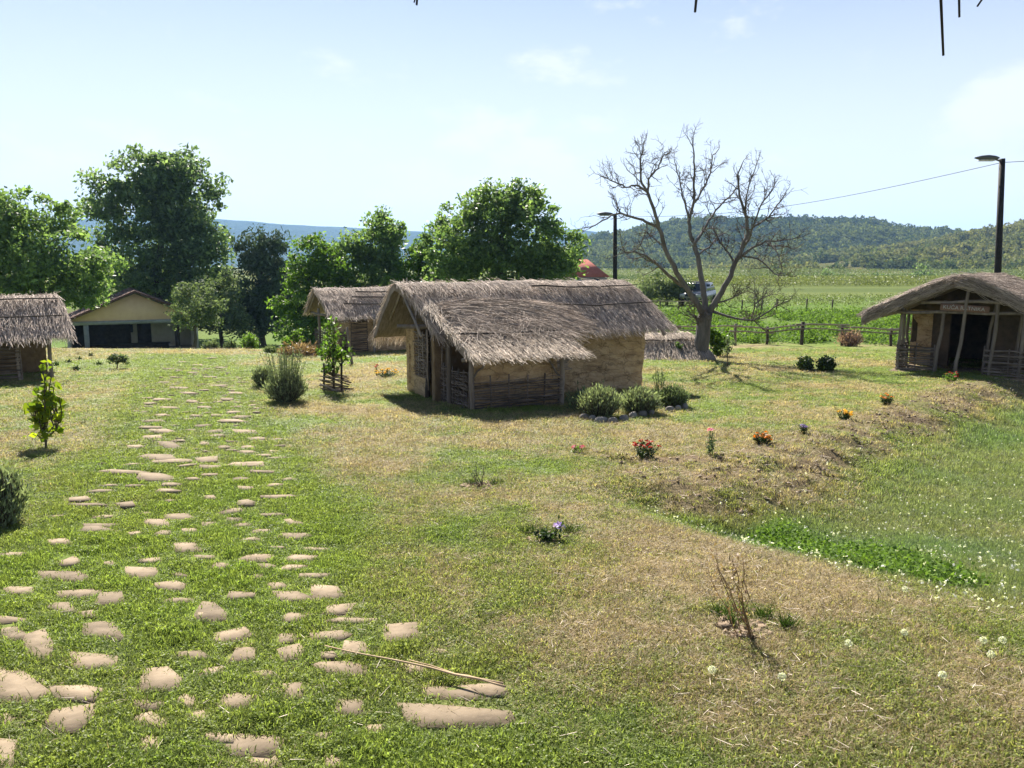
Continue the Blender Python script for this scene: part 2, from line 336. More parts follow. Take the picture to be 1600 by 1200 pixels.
M['olive'] = leaf_mat('grey_green_leaf', (.075, .11, .06), (.15, .19, .105), trans=.35, spec=.1, rough=.7)
M['pine'] = leaf_mat('pine_needle', (.052, .08, .055), (.10, .14, .09), trans=.15, spec=.05, rough=.8)
M['lav'] = leaf_mat('lavender_leaf', (.12, .155, .09), (.25, .29, .19), trans=.35, spec=.1, rough=.8)
M['shrub'] = leaf_mat('dark_shrub_leaf', (.022, .045, .016), (.055, .09, .028), trans=.25)
M['weed'] = leaf_mat('weed_leaf', (.065, .125, .022), (.125, .20, .04), trans=.4, spec=.1, rough=.7)
M['grass'] = leaf_mat('grass_blade', GREEN, GREEN, trans=.5, instancer=True, rough=.5, spec=.2, tint=1.25)
M['forest'] = leaf_mat('forest_leaf', (.03, .055, .018), (.075, .11, .035), trans=.25, instancer=True, spec=0, rough=1)
def petal(name, c): return leaf_mat(name, tuple(x*.7 for x in c), c, trans=.35, tint=1.1)
M['orange'] = petal('orange_petal', (.75, .22, .01)); M['yellow'] = petal('yellow_petal', (.80, .42, .02)); M['red'] = petal('red_petal', (.42, .02, .015)); M['violet'] = petal('violet_petal', (.34, .24, .62)); M['pink'] = petal('pink_petal', (.60, .12, .24)); M['heather'] = leaf_mat('heather_spray', (.20, .12, .12), (.38, .24, .24), trans=.3)
M['dryleaf'] = leaf_mat('withered_leaf', (.16, .105, .065), (.28, .19, .12), trans=.3)
M['fluff'] = leaf_mat('dandelion_fluff', (.62, .62, .6), (.80, .80, .78), trans=.5, tint=1)
M['tar'] = noise_mat('tarred_wood', (.010, .010, .012), (.026, .025, .027), scale=8, bump=.3, rough=.7)
M['metal'] = plain('grey_metal', (.09, .095, .10), rough=.45, metallic=.3)
M['plaster'] = noise_mat('whitewash', (.50, .48, .43), (.64, .62, .56), scale=3, bump=.1)
M['gable'] = noise_mat('tan_render', (.68, .46, .30), (.78, .56, .38), scale=2, bump=.15)
M['concrete'] = noise_mat('grey_concrete', (.22, .23, .24), (.34, .35, .36), scale=4, bump=.2)
M['darkwood'] = noise_mat('dark_wood', (.025, .02, .017), (.06, .048, .04), scale=5, bump=.2)
M['tile'] = noise_mat('roof_tile', (.085, .05, .04), (.16, .09, .07), scale=5, bump=.5, obj_var=.2)
M['redtile'] = noise_mat('red_roof_tile', (.30, .085, .06), (.42, .13, .09), scale=2, bump=.3)
M['glass'] = plain('dark_window_glass', (.02, .024, .03), rough=.08, spec=.5)
M['silver'] = plain('silver_paint', (.22, .23, .25), rough=.25, spec=.5, metallic=.4)
M['rubber'] = plain('black_rubber', (.015, .015, .016), rough=.8)
M['lamp_glass'] = plain('headlamp_glass', (.5, .5, .52), rough=.1, spec=.6)
M['reed'] = noise_mat('dry_reed', (.36, .26, .16), (.52, .39, .25), scale=9, bump=0)
M['sign'] = noise_mat('painted_plank', (.16, .095, .07), (.27, .17, .13), scale=7, bump=.3, stretch=(.3, 1, 1))
M['paint'] = plain('white_sign_paint', (.42, .41, .37), rough=.8)

for l_ in list(M['stone'].node_tree.links):          # every flag samples the stone at its own place
    if l_.from_node.type == 'TEX_COORD':
        gp = [n for n in M['stone'].node_tree.nodes if n.type == 'NEW_GEOMETRY']; gp = gp[0] if gp else M['stone'].node_tree.nodes.new('ShaderNodeNewGeometry')
        M['stone'].node_tree.links.new(gp.outputs['Position'], l_.to_socket)
# ground material: colour of the turf, bare soil and stones comes with the sheet, grain from noise
gm, ns, ls = new_mat('turf'); out = N(ns, 'ShaderNodeOutputMaterial'); p = N(ns, 'ShaderNodeBsdfPrincipled'); ls.new(p.outputs[0], out.inputs[0])
p.inputs['Roughness'].default_value = 1; p.inputs['Specular IOR Level'].default_value = .05
ga = N(ns, 'ShaderNodeAttribute', attribute_name='gcol'); t = N(ns, 'ShaderNodeTexCoord')
n1 = N(ns, 'ShaderNodeTexNoise'); n1.inputs['Scale'].default_value = 22; n1.inputs['Detail'].default_value = 7; n1.inputs['Roughness'].default_value = .7; ls.new(t.outputs['Object'], n1.inputs['Vector'])
n2 = N(ns, 'ShaderNodeTexNoise'); n2.inputs['Scale'].default_value = 3.0; n2.inputs['Detail'].default_value = 6; n2.inputs['Roughness'].default_value = .7; ls.new(t.outputs['Object'], n2.inputs['Vector'])
r1 = ramp(ns, ls, n1.outputs['Fac'], [(.3, (.62, .62, .60)), (.55, (1, 1, 1)), (.75, (1.0, .96, .86))]); r2 = ramp(ns, ls, n2.outputs['Fac'], [(.3, (.78, .80, .74)), (.7, (1, 1, 1))])
m1 = N(ns, 'ShaderNodeMix', data_type='RGBA', blend_type='MULTIPLY'); m1.inputs['Factor'].default_value = 1; ls.new(ga.outputs['Color'], m1.inputs['A']); ls.new(r1, m1.inputs['B'])
m2 = N(ns, 'ShaderNodeMix', data_type='RGBA', blend_type='MULTIPLY'); m2.inputs['Factor'].default_value = 1; ls.new(m1.outputs['Result'], m2.inputs['A']); ls.new(r2, m2.inputs['B'])
ls.new(m2.outputs['Result'], p.inputs['Base Color'])
bp = N(ns, 'ShaderNodeBump'); bp.inputs['Strength'].default_value = .8; bp.inputs['Distance'].default_value = .04; ls.new(n1.outputs['Fac'], bp.inputs['Height']); ls.new(bp.outputs[0], p.inputs['Normal'])
M['turf'] = gm

# ------------------------------------------------------------------ ground sheet
def spaced(a, b, d, lo, hi, gr=1.16):
    c = list(np.arange(a, b, d)); s = d; x = c[-1]
    while x < hi: s *= gr; x += s; c.append(x)
    s = d; x = a; l = []
    while x > lo: s *= gr; x -= s; l.append(x)
    return np.array(l[::-1]+c)
xs = spaced(-13, 15, .13, -4500, 4500); ys = spaced(1, 36, .13, -60, 4500)
X, Y = np.meshgrid(xs, ys, indexing='ij')
Z = height(X, Y)
mb = MB(); mb.grid(np.stack([X, Y, Z], -1)); gcol = ground_look(X, Y)[0]
ground = mb.build('ground', M['turf'], smooth=True, kind='structure', label='sloping lawn of mixed green and dry grass running to the fields')
def color_attr(me, name, c):
    a = me.attributes.new(name, 'FLOAT_COLOR', 'POINT'); a.data.foreach_set('color', np.concatenate([c.reshape(-1, 3), np.ones((c.size//3, 1))], 1).astype(np.float32).ravel())
color_attr(ground.data, 'gcol', gcol)

# ------------------------------------------------------------------ hills
def hill(name, prof, D, depth, label, c1, c2, nx=160, nd=40, rough=.25, foot=-6, seed=0, vscale=.1):
    """ridge profile in pixels -> a ridge at distance D that falls towards the viewer and behind"""
    px = np.linspace(prof[0][0], prof[-1][0], nx); py = np.interp(px, [q[0] for q in prof], [q[1] for q in prof])
    top = np.array([at(a, b, D) for a, b in zip(px, py)])
    back = np.linspace(-1, .7, nd); P = np.zeros((nx, nd, 3))
    for j, t in enumerate(back):
        k = 1-ss(0, 1, abs(t)) if t < 0 else 1-ss(0, 1.2, t)*.9
        s = (D+t*depth)/D
        x = top[:, 0]*(s if t > 0 else (1+(s-1)*.6)); y = D+t*depth+0*x
        z = foot+(top[:, 2]-foot)*k
        n = (fbm(x/depth*7, y/depth*7, seed, 5)-.5)*rough*(top[:, 2]-foot)*(1-math.exp(-abs(t)*6))*(k > .02)
        P[:, j] = np.stack([x, y, z+n], -1)
    mb = MB(); mb.grid(P)
    m, ns, ls = new_mat(name+'_cover'); out = N(ns, 'ShaderNodeOutputMaterial'); b = N(ns, 'ShaderNodeBsdfDiffuse'); ls.new(b.outputs[0], out.inputs[0])
    t = N(ns, 'ShaderNodeTexCoord'); vo = N(ns, 'ShaderNodeTexVoronoi'); vo.inputs['Scale'].default_value = vscale; ls.new(t.outputs['Object'], vo.inputs['Vector'])
    nn = N(ns, 'ShaderNodeTexNoise'); nn.inputs['Scale'].default_value = vscale*.16; nn.inputs['Detail'].default_value = 8; ls.new(t.outputs['Object'], nn.inputs['Vector'])
    mxn = N(ns, 'ShaderNodeMath', operation='MULTIPLY_ADD'); ls.new(vo.outputs['Color'], mxn.inputs[0]); mxn.inputs[1].default_value = .4; ls.new(nn.outputs['Fac'], mxn.inputs[2])
    ls.new(ramp(ns, ls, mxn.outputs[0], [(.4, c1), (.95, c2)]), b.inputs['Color'])
    bu = N(ns, 'ShaderNodeBump'); bu.inputs['Strength'].default_value = .9; bu.inputs['Distance'].default_value = .5/vscale; bu.invert = True; ls.new(vo.outputs['Distance'], bu.inputs['Height']); ls.new(bu.outputs[0], b.inputs['Normal'])
    o = mb.build(name, m, smooth=True, kind='structure', label=label)
    return o, P
FAR = [(-700, 372), (-400, 352), (-100, 350), (60, 346), (200, 338), (340, 343), (400, 346), (450, 353), (520, 356), (560, 358), (640, 361), (760, 366), (860, 360), (900, 360), (950, 365), (1010, 370), (1100, 376), (1250, 382), (1400, 380), (1700, 384), (2100, 378)]
MID = [(780, 424), (860, 405), (900, 390), (930, 380), (970, 373), (1010, 364), (1060, 357), (1110, 353), (1160, 354), (1230, 354), (1300, 354), (1350, 356), (1368, 362), (1390, 367), (1420, 368), (1470, 374), (1500, 376), (1560, 372), (1620, 368), (1800, 364), (2100, 360)]
NEAR = [(1080, 428), (1150, 424), (1230, 416), (1300, 408), (1360, 402), (1420, 394), (1470, 386), (1520, 376), (1560, 368), (1600, 360), (1700, 345), (1850, 330), (2100, 325)]
hill('distant_hill', FAR, 3300, 1500, 'long blue wooded ridge far behind the trees', (.02, .035, .025), (.05, .07, .04), foot=-10, seed=3, vscale=.07, nx=260)
_, PM = hill('wooded_hill', MID, 950, 420, 'dark green wooded hill behind the bare tree', (.03, .05, .02), (.07, .095, .035), seed=13, rough=.3)
_, PN = hill('scrub_hill', NEAR, 560, 330, 'paler scrubby slope rising behind the hut on the right', (.07, .085, .03), (.17, .15, .07), seed=29, rough=.3, vscale=.15)

# ------------------------------------------------------------------ scattering by geometry nodes
def scatter(name, pts, scl, rot, col, protos, mat, label):
    """one object whose points carry copies of a few small unlinked meshes"""
    me = bpy.data.meshes.new(name); n = len(pts); me.vertices.add(n); me.vertices.foreach_set('co', np.asarray(pts, np.float32).ravel())
    color_attr(me, 'gcol', np.asarray(col))
    a = me.attributes.new('scl', 'FLOAT_VECTOR', 'POINT'); a.data.foreach_set('vector', np.asarray(scl, np.float32).ravel())
    a = me.attributes.new('rot', 'FLOAT_VECTOR', 'POINT'); a.data.foreach_set('vector', np.asarray(rot, np.float32).ravel())
    a = me.attributes.new('pick', 'INT', 'POINT'); a.data.foreach_set('value', rng.integers(0, len(protos), n).astype(np.int32))
    o = bpy.data.objects.new(name, me); COL.objects.link(o); tag(o, label=label, kind='stuff')
    ng = bpy.data.node_groups.new(name, 'GeometryNodeTree')
    ng.interface.new_socket('Geometry', in_out='INPUT', socket_type='NodeSocketGeometry'); ng.interface.new_socket('Geometry', in_out='OUTPUT', socket_type='NodeSocketGeometry')
    gi = ng.nodes.new('NodeGroupInput'); go = ng.nodes.new('NodeGroupOutput'); ip = ng.nodes.new('GeometryNodeInstanceOnPoints'); gj = ng.nodes.new('GeometryNodeGeometryToInstance')
    for q in protos:
        q.materials.clear(); q.materials.append(mat)
    for q in protos[::-1]:
        po = bpy.data.objects.new(q.name, q); oi = ng.nodes.new('GeometryNodeObjectInfo'); oi.inputs['Object'].default_value = po; oi.inputs['As Instance'].default_value = True
        ng.links.new(oi.outputs['Geometry'], gj.inputs[0])
    def na(nm, tp):
        q = ng.nodes.new('GeometryNodeInputNamedAttribute'); q.data_type = tp; q.inputs['Name'].default_value = nm
        return [s for s in q.outputs if s.enabled and s.name == 'Attribute'][0]
    L = ng.links.new
    L(gi.outputs[0], ip.inputs['Points']); L(gj.outputs[0], ip.inputs['Instance']); ip.inputs['Pick Instance'].default_value = True
    L(na('pick', 'INT'), ip.inputs['Instance Index']); L(na('scl', 'FLOAT_VECTOR'), ip.inputs['Scale'])
    er = ng.nodes.new('FunctionNodeEulerToRotation'); L(na('rot', 'FLOAT_VECTOR'), er.inputs[0]); L(er.outputs[0], ip.inputs['Rotation'])
    L(ip.outputs[0], go.inputs[0])
    md = o.modifiers.new('scatter', 'NODES'); md.node_group = ng
    return o
def crown_proto(name, n, seed):
    mb = MB(); th = rng.uniform(0, 6.283, n); z = rng.uniform(-.35, 1, n); r = np.sqrt(1-np.clip(z, 0, 1)**2)*(.75+.35*rng.random(n)); r *= np.where(z < 0, .85, 1)
    k = .8+.35*vnoise(th*1.3+seed*7, z*3, seed)
    mb.leaves(np.stack([r*np.cos(th)*k, r*np.sin(th)*k, (z*1.0+.35)*k], -1), rng.uniform(.22, .5, n), up=.2, aspect=.8)
    return mb.mesh(name)
crowns = [crown_proto('crown_clump', 130, s) for s in range(4)]
def on_hill(P, n, lo, hi, scale, cols, seed, dens=None):
    nx, nd = P.shape[:2]; u = rng.uniform(0, nx-1.01, n); v = rng.uniform(lo*(nd-1), hi*(nd-1), n); i, j = u.astype(int), v.astype(int); fu, fv = (u-i)[:, None], (v-j)[:, None]
    p = (P[i, j]*(1-fu)+P[i+1, j]*fu)*(1-fv)+(P[i, j+1]*(1-fu)+P[i+1, j+1]*fu)*fv
    k = fbm(p[:, 0]*.012, p[:, 1]*.012, seed, 4)
    if dens is not None:
        keep = rng.random(n) < dens(k); p, k = p[keep], k[keep]
    s = scale*rng.uniform(.6, 1.35, len(p)); sc = np.stack([s, s, s*rng.uniform(.8, 1.3, len(p))], -1)
    c = lerp(np.array(cols[0]), np.array(cols[1]), np.clip(k*1.6-.3+rng.normal(0, .25, len(k)), 0, 1)[:, None])
    return p, sc, np.stack([0*s, 0*s, rng.uniform(0, 6.28, len(s))], -1), c
a1 = on_hill(PM, 9000, .02, .66, 5.2, ((.045, .07, .028), (.15, .17, .065)), 5)
a2 = on_hill(PN, 6500, .05, .72, 3.6, ((.085, .115, .05), (.22, .215, .105)), 15, lambda k: ss(.30, .55, k))
scatter('hill_woods', *[np.concatenate([q, w]) for q, w in zip(a1, a2)], crowns, M['forest'], 'woods and scrub covering the hills on the right')

# ------------------------------------------------------------------ haze
hz = MB(); hz.box((0, 2690, 123), (11200, 5620, 276))
hm, ns, ls = new_mat('pale_air'); out = N(ns, 'ShaderNodeOutputMaterial'); pv = N(ns, 'ShaderNodeVolumePrincipled'); ls.new(pv.outputs[0], out.inputs['Volume'])
pv.inputs['Color'].default_value = (.34, .58, 1, 1); pv.inputs['Density'].default_value = .00014; pv.inputs['Anisotropy'].default_value = .2
ho = hz.build('haze', hm, kind='stuff', label='thin pale haze over the valley')

# ------------------------------------------------------------------ huts
def thatch(mb, st, prof, u0, u1, thick=.14, density=260, ridge=None, r=.0036, L=(.26, .5), nu=48, jit=.15, fringe=1, sides=(0, 1)):
    """prof: (y, z) points from the near eave over the ridge to the far eave; u0/u1: rake positions at each point"""
    P = np.array(prof, float); ln = np.concatenate([[0], np.cumsum(np.hypot(*np.diff(P, axis=0).T))]); T = ln[-1]
    tr = ln[np.argmax(P[:, 1])] if ridge is None else ridge
    def S(u, t):                               # u in 0..1, t arc length
        y = np.interp(t, ln, P[:, 0]); z = np.interp(t, ln, P[:, 1]); a = np.interp(t, ln, u0); b = np.interp(t, ln, u1)
        return np.stack([a+(b-a)*u, y, z], -1)
    def nrm(t):
        e = .03; d = np.stack([np.interp(t+e, ln, P[:, 0])-np.interp(t-e, ln, P[:, 0]), np.interp(t+e, ln, P[:, 1])-np.interp(t-e, ln, P[:, 1])], -1)
        d /= np.linalg.norm(d, axis=-1)[..., None]+1e-9
        return np.stack([0*t, -d[..., 1]*np.sign(-1), d[..., 0]], -1), np.stack([0*t, d[..., 0], d[..., 1]], -1)
    nt = max(14, int(T/.14)); tt = np.linspace(0, T, nt); uu = np.linspace(0, 1, nu); U_, T_ = np.meshgrid(uu, tt, indexing='ij')
    n, d = nrm(T_); n[..., 1] = -d[..., 2]; n[..., 2] = d[..., 1]
    top = S(U_, T_); nzv = fbm(top[..., 0]*2.2, T_*2.2+3, 61, 4)-.5; top = top+n*(nzv*.09)[..., None]
    edge = np.minimum(np.minimum(T_, T-T_)/.12, 1); und = top-n*(thick*(.45+.55*edge))[..., None]
    mb.grid(top); mb.grid(und[::-1])
    for A, B in ((top[0], und[0]), (und[-1], top[-1]), (und[:, 0], top[:, 0]), (top[:, -1], und[:, -1])): mb.grid(np.stack([A, B], 0))
    area = T*abs(np.mean(np.array(u1)-np.array(u0)))
    def put(k, u, t, out=0., lift=(.025, .085), ln_=L, lat=jit, rr=r):
        side = np.where(t < tr, -1., 1.)
        keep = np.isin((side > 0).astype(int), sides); u, t, side = u[keep], t[keep], side[keep]; m = len(t)
        n_, d_ = nrm(t); n_[:, 1] = -d_[:, 2]; n_[:, 2] = d_[:, 1]
        dn = d_*side[:, None]
        l = rng.uniform(*ln_, m)[:, None]; a = S(u, t)+n_*rng.uniform(-.02, .025, m)[:, None]
        lt = rng.normal(0, lat, m)[:, None]*np.array([[1., 0, 0]])
        b = a+(dn+lt)*l+n_*rng.uniform(*lift, m)[:, None]
        e = rng.normal(0, .012, (m, 3))
        st.straws(a, b, rr*rng.uniform(.7, 1.3, m), rr*rng.uniform(.4, .9, m), bend=e)
    m = int(area*density); put(m, rng.random(m), rng.uniform(0, T, m))
    if fringe:
        w = abs(u1[0]-u0[0]); m = int(w*260*fringe)
        for side in sides:
            t = rng.uniform(.0, .22, m) if side == 0 else T-rng.uniform(.0, .22, m)
            put(m, rng.random(m), t, lift=(-.06, .03), ln_=(.10, .25), lat=.13)
        for e in (0, 1):                      # ragged rakes
            m = int(T*150*fringe); u = rng.uniform(0, .03, m); put(m, u if e == 0 else 1-u, rng.uniform(.1, T-.1, m), lift=(-.06, .06), lat=.18)
    return S
def wattle(mb, path, z0, z1, zfun=None, gap=.042, r=.013, stake=.34, amp=.028, cov=1.0):
    """woven rods between stakes along a ground path"""
    p = np.array(path, float); seg = np.hypot(*np.diff(p, axis=0).T); ln = np.concatenate([[0], np.cumsum(seg)]); Lx = ln[-1]; ns_ = max(2, int(Lx/stake)+1)
    s = np.linspace(0, Lx, ns_); sx = np.interp(s, ln, p[:, 0]); sy = np.interp(s, ln, p[:, 1])
    for k in range(ns_): mb.tube(wig((sx[k], sy[k], z0-.15), (sx[k]+rng.normal(0, .01), sy[k]+rng.normal(0, .01), z1+rng.uniform(.02, .1)), 4, .006), .017, 5)
    ss_ = np.linspace(0, Lx, ns_*2-1); X_ = np.interp(ss_, ln, p[:, 0]); Y_ = np.interp(ss_, ln, p[:, 1])
    tx, ty = np.gradient(X_), np.gradient(Y_); q = np.hypot(tx, ty)+1e-9; nx_, ny_ = -ty/q, tx/q
    z = z0+.02; row = 0
    while z < z1:
        a, b = 0, len(ss_)
        if rng.random() > cov: b = int(rng.uniform(.4, 1)*b); a = int(rng.uniform(0, .2)*b)
        if b-a > 2:
            sg = np.where((np.arange(len(ss_))//2+row) % 2 == 0, 1., -1.)*np.where(np.arange(len(ss_)) % 2 == 0, 1, 0)
            o = sg*amp; zz = z+rng.normal(0, .007, len(ss_))+rng.normal(0, .02)*np.linspace(-1, 1, len(ss_))
            mb.tube(np.stack([X_+nx_*o, Y_+ny_*o, zz], -1)[a:b], r*rng.uniform(.65, 1.25), 4, twist=rng.random())
        z += gap*rng.uniform(.7, 1.25); row += 1
def daub_wall(path, zb, zt, thick=.16, seed=0, closed=False, step=.06, top=None):
    """lumpy clay wall along a path: outer and inner faces, top"""
    mb = MB(); p = np.array(path, float); seg = np.hypot(*np.diff(p, axis=0).T); ln = np.concatenate([[0], np.cumsum(seg)]); n = max(3, int(ln[-1]/step))
    s = np.unique(np.concatenate([np.linspace(0, ln[-1], n), ln])); x = np.interp(s, ln, p[:, 0]); y = np.interp(s, ln, p[:, 1]); tx, ty = np.gradient(x), np.gradient(y); q = np.hypot(tx, ty); nx_, ny_ = ty/q, -tx/q
    zs = np.linspace(0, 1, max(4, int((zt-zb)/step)))
    S_, Q_ = np.meshgrid(s, zs, indexing='ij'); d = (fbm(S_*2.5+seed*9, Q_*3+seed, 71+seed, 6, .6)-.5)*.17
    tp = zt if top is None else np.interp(s, [t[0] for t in top], [t[1] for t in top])
    zz = zb+(np.broadcast_to(np.asarray(tp), s.shape)[:, None]-zb)*Q_
    o = np.stack([x[:, None]+nx_[:, None]*d, y[:, None]+ny_[:, None]*d, zz], -1); i = np.stack([x[:, None]-nx_[:, None]*(thick+0*d), y[:, None]-ny_[:, None]*(thick+0*d), zz], -1)
    mb.grid(o[::-1]); mb.grid(i); mb.grid(np.stack([o[:, -1], i[:, -1]], 0)[:, ::-1]); mb.grid(np.stack([o[0], i[0]], 0)); mb.grid(np.stack([i[-1], o[-1]], 0))
    return mb
def binding(parent, pts, r=.02):
    p = np.array(pts); q = wig(p[0], p[-1], 9, .012); q[:, 2] -= .03*np.sin(np.linspace(0, math.pi, 9)); 
    MB().tube(q, r*np.linspace(1.1, .7, 9), 5).build('binding_pole', M['pole_dark'], parent)

# --- main hut
O = np.array([-2.3, 17.34]); TH = R(25)
hz0 = H(-.5, 16.5)
hut = thing('thatched_hut', 'largest thatched clay hut, with a lean-to and a loose straw heap on its roof', 'hut', (O[0], O[1], 0), TH, 'thatched huts of the village')
L_, Wd = 4.95, 1.8
# walls (local: x along, y = -v)
daub_wall([(0, -.0), (0, -.52)], -.35, 1.28, seed=1).build('gable_wall', M['daub'], hut, True)
daub_wall([(0, -.52), (0, -1.22)], -.35, .30, seed=2).build('gable_wall', M['daub'], hut, True)
mb = MB(); wattle(mb, [(.03, -.45), (.03, -1.32)], .22, 1.22, gap=.04, r=.013, stake=.22); mb.build('wattle_panel', M['rod_pale'], hut, kind='stuff', label='bare woven rods where the clay has fallen off the gable')
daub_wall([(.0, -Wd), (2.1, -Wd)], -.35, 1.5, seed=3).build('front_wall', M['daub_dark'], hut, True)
daub_wall([(2.1, -Wd), (L_, -Wd), (L_, 0)], -.4, 1.52, seed=4).build('front_wall', M['daub'], hut, True)
daub_wall([(L_, 0), (0, 0)], -.35, 1.35, seed=5).build('back_wall', M['daub'], hut, True)
mb = MB()
for k in range(26): mb.tube(wig((2.08, -Wd-.075, .36+k*.035+rng.normal(0, .004)), (3.0+rng.normal(0, .05), -Wd-.085, .42+k*.035), 4, .006), .014, 5)
mb.build('wattle_panel', M['rod_pale'], hut, kind='stuff', label='pale rods laid flat over the long wall')
# posts
for x, y, z, lx in ((.03, -1.28, 1.62, .02), (.18, -3.3, 1.0, 0), (2.05, -3.3, 1.0, 0), (.1, -2.35, 1.3, .01), (2.05, -1.95, 1.45, 0)):
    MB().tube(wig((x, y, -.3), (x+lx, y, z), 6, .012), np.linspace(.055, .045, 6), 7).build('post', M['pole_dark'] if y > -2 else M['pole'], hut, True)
for p0, p1, rr in (((-.35, -.55, 1.34), (.5, -1.75, 1.40), .05), ((-.45, -.85, 2.10), (L_+.25, -.85, 2.10), .05), ((.0, -3.3, .9), (2.25, -3.3, .9), .04), ((-.45, -1.75, 1.42), (L_+.4, -1.75, 1.44), .05), ((.18, -3.25, .5), (.55, -3.25, .92), .02), ((2.03, -3.25, .5), (1.7, -3.25, .92), .02), ((L_+.3, -1.95, 1.26), (L_+.36, -2.1, 1.08), .045)):
    MB().tube(wig(p0, p1, 6, .012), rr, 6).build('beam', M['pole'], hut, True)
for k in range(5):
    y0 = -.4+k*0; MB().tube(wig((-.35+k*1.35, -.85, 2.12), (-.35+k*1.35, -2.05, 1.24), 4, .01), .03, 5).build('rafter', M['pole'], hut); MB().tube(wig((-.35+k*1.35, -.85, 2.12), (-.35+k*1.35, .4, 1.16), 4, .01), .03, 5).build('rafter', M['pole'], hut)
# wicker screens of the lean-to
mb = MB(); wattle(mb, [(.12, -1.5), (.16, -3.22)], -.12, .62, gap=.028, r=.012, stake=.24); mb.build('wicker_screen', M['rod'], hut, kind='stuff', label='side screen of woven rods under the lean-to')
mb = MB(); wattle(mb, [(.12, -1.3), (.14, -2.3)], .6, 1.25, gap=.05, r=.011, stake=.2, cov=.6); mb.build('wicker_screen', M['rod'], hut, kind='stuff', label='open upper screen of woven rods under the lean-to')
mb = MB(); wattle(mb, [(.2, -3.32), (2.05, -3.32)], -.12, .50, gap=.027, r=.012); mb.build('wicker_screen', M['rod'], hut, kind='stuff', label='front screen of woven rods under the lean-to')
mb = MB(); wattle(mb, [(2.05, -3.3), (2.07, -1.9)], -.12, .45, gap=.036, r=.012); mb.build('wicker_screen', M['rod'], hut, kind='stuff')
daub_wall([(.25, -3.2), (2.0, -3.2)], -.3, .93, seed=21, thick=.08).build('lean_to_wall', M['daub'], hut, True)
daub_wall([(2.0, -3.2), (2.0, -1.9)], -.3, .95, seed=22, thick=.08).build('lean_to_wall', M['daub'], hut, True)
# roof
mb, st = MB(), MB()
prof = [(-2.2, 1.30), (-1.5, 1.83), (-1.05, 2.16), (-.85, 2.26), (-.62, 2.18), (-.15, 1.76), (.3, 1.30), (.5, 1.06)]
S1 = thatch(mb, st, prof, [-.1, -.22, -.42, -.5, -.52, -.55, -.58, -.6], [5.42, 5.28, 5.12, 5.0, 5.1, 5.2, 5.3, 5.3], density=950)
roof = mb.build('roof', M['thatch'], hut, True); st.build('straw', M['straw'], roof, kind='stuff', label='weathered grey brown straw')
mb, st = MB(), MB()
S2 = thatch(mb, st, [(-3.55, .99), (-3.0, 1.20), (-2.2, 1.50), (-1.45, 1.88), (-1.3, 1.98)], [.06, .05, .0, -.12, -.12], [2.36, 2.36, 2.5, 2.7, 2.7], density=1000, ridge=9, sides=(0,), r=.0038)
lroof = mb.build('lean_to_roof', M['thatch'], hut, True); st.build('straw', M['straw_pale'], lroof, kind='stuff', label='paler straw on the lean-to')
st = MB(); m = 4200                        # loose heap swept across the joint
u = rng.uniform(.1, 2.4, m); t0 = rng.beta(2, 2, m); y = -1.35-1.05*t0-.15*rng.random(m); zb = np.interp(y, [-3.58, -2.2, -1.45, -.85], [.99, 1.50, 1.86, 2.26])
A = np.stack([u, y, zb+.02+.14*np.sin(np.pi*t0)*rng.random(m)], -1); l = rng.uniform(.5, 1.15, m)
ang = -.15-.55*np.clip((u-.6)/1.8, 0, 1)+rng.normal(0, .16, m)
B = A+np.stack([l*np.cos(ang), l*np.sin(ang), 0*l], -1); zb2 = np.interp(B[:, 1], [-3.58, -2.2, -1.45, -.85], [.99, 1.50, 1.86, 2.26]); B[:, 2] = zb2+rng.uniform(.0, .1, m)+.03
st.straws(A, B, .0042, .0025, bend=np.stack([0*l, .02*l, .07*l*rng.random(m)], -1)); 
m = 800; u = rng.uniform(.2, 2.5, m); y = rng.uniform(-2.9, -1.5, m); z = np.interp(y, [-3.58, -2.2, -1.45], [.99, 1.50, 1.83])+.05; A = np.stack([u, y, z], -1); an = rng.uniform(-2.4, -.3, m); l = rng.uniform(.4, .8, m); B = A+np.stack([np.cos(an)*l, np.sin(an)*l, -.38*np.abs(np.sin(an))*l+rng.uniform(.02, .12, m)], -1)
st.straws(A, B, .0045, .0025, bend=np.stack([0*l, 0*l, .04*l], -1))
st.build('loose_straw', M['straw_heap'], hut, kind='stuff', label='dark heap of loose reeds slipping off the ridge')
for t_, ua, ub in ((.62, .43, 1.0), (1.25, .50, .985)): binding(hut, [S1(ua, t_)+[0, -.06, .12], S1(ub, t_)+[0, -.06, .12]], .017)
binding(hut, [S2(.02, .72)+[0, -.04, .11], S2(.95, .72)+[0, -.04, .11]], .018)

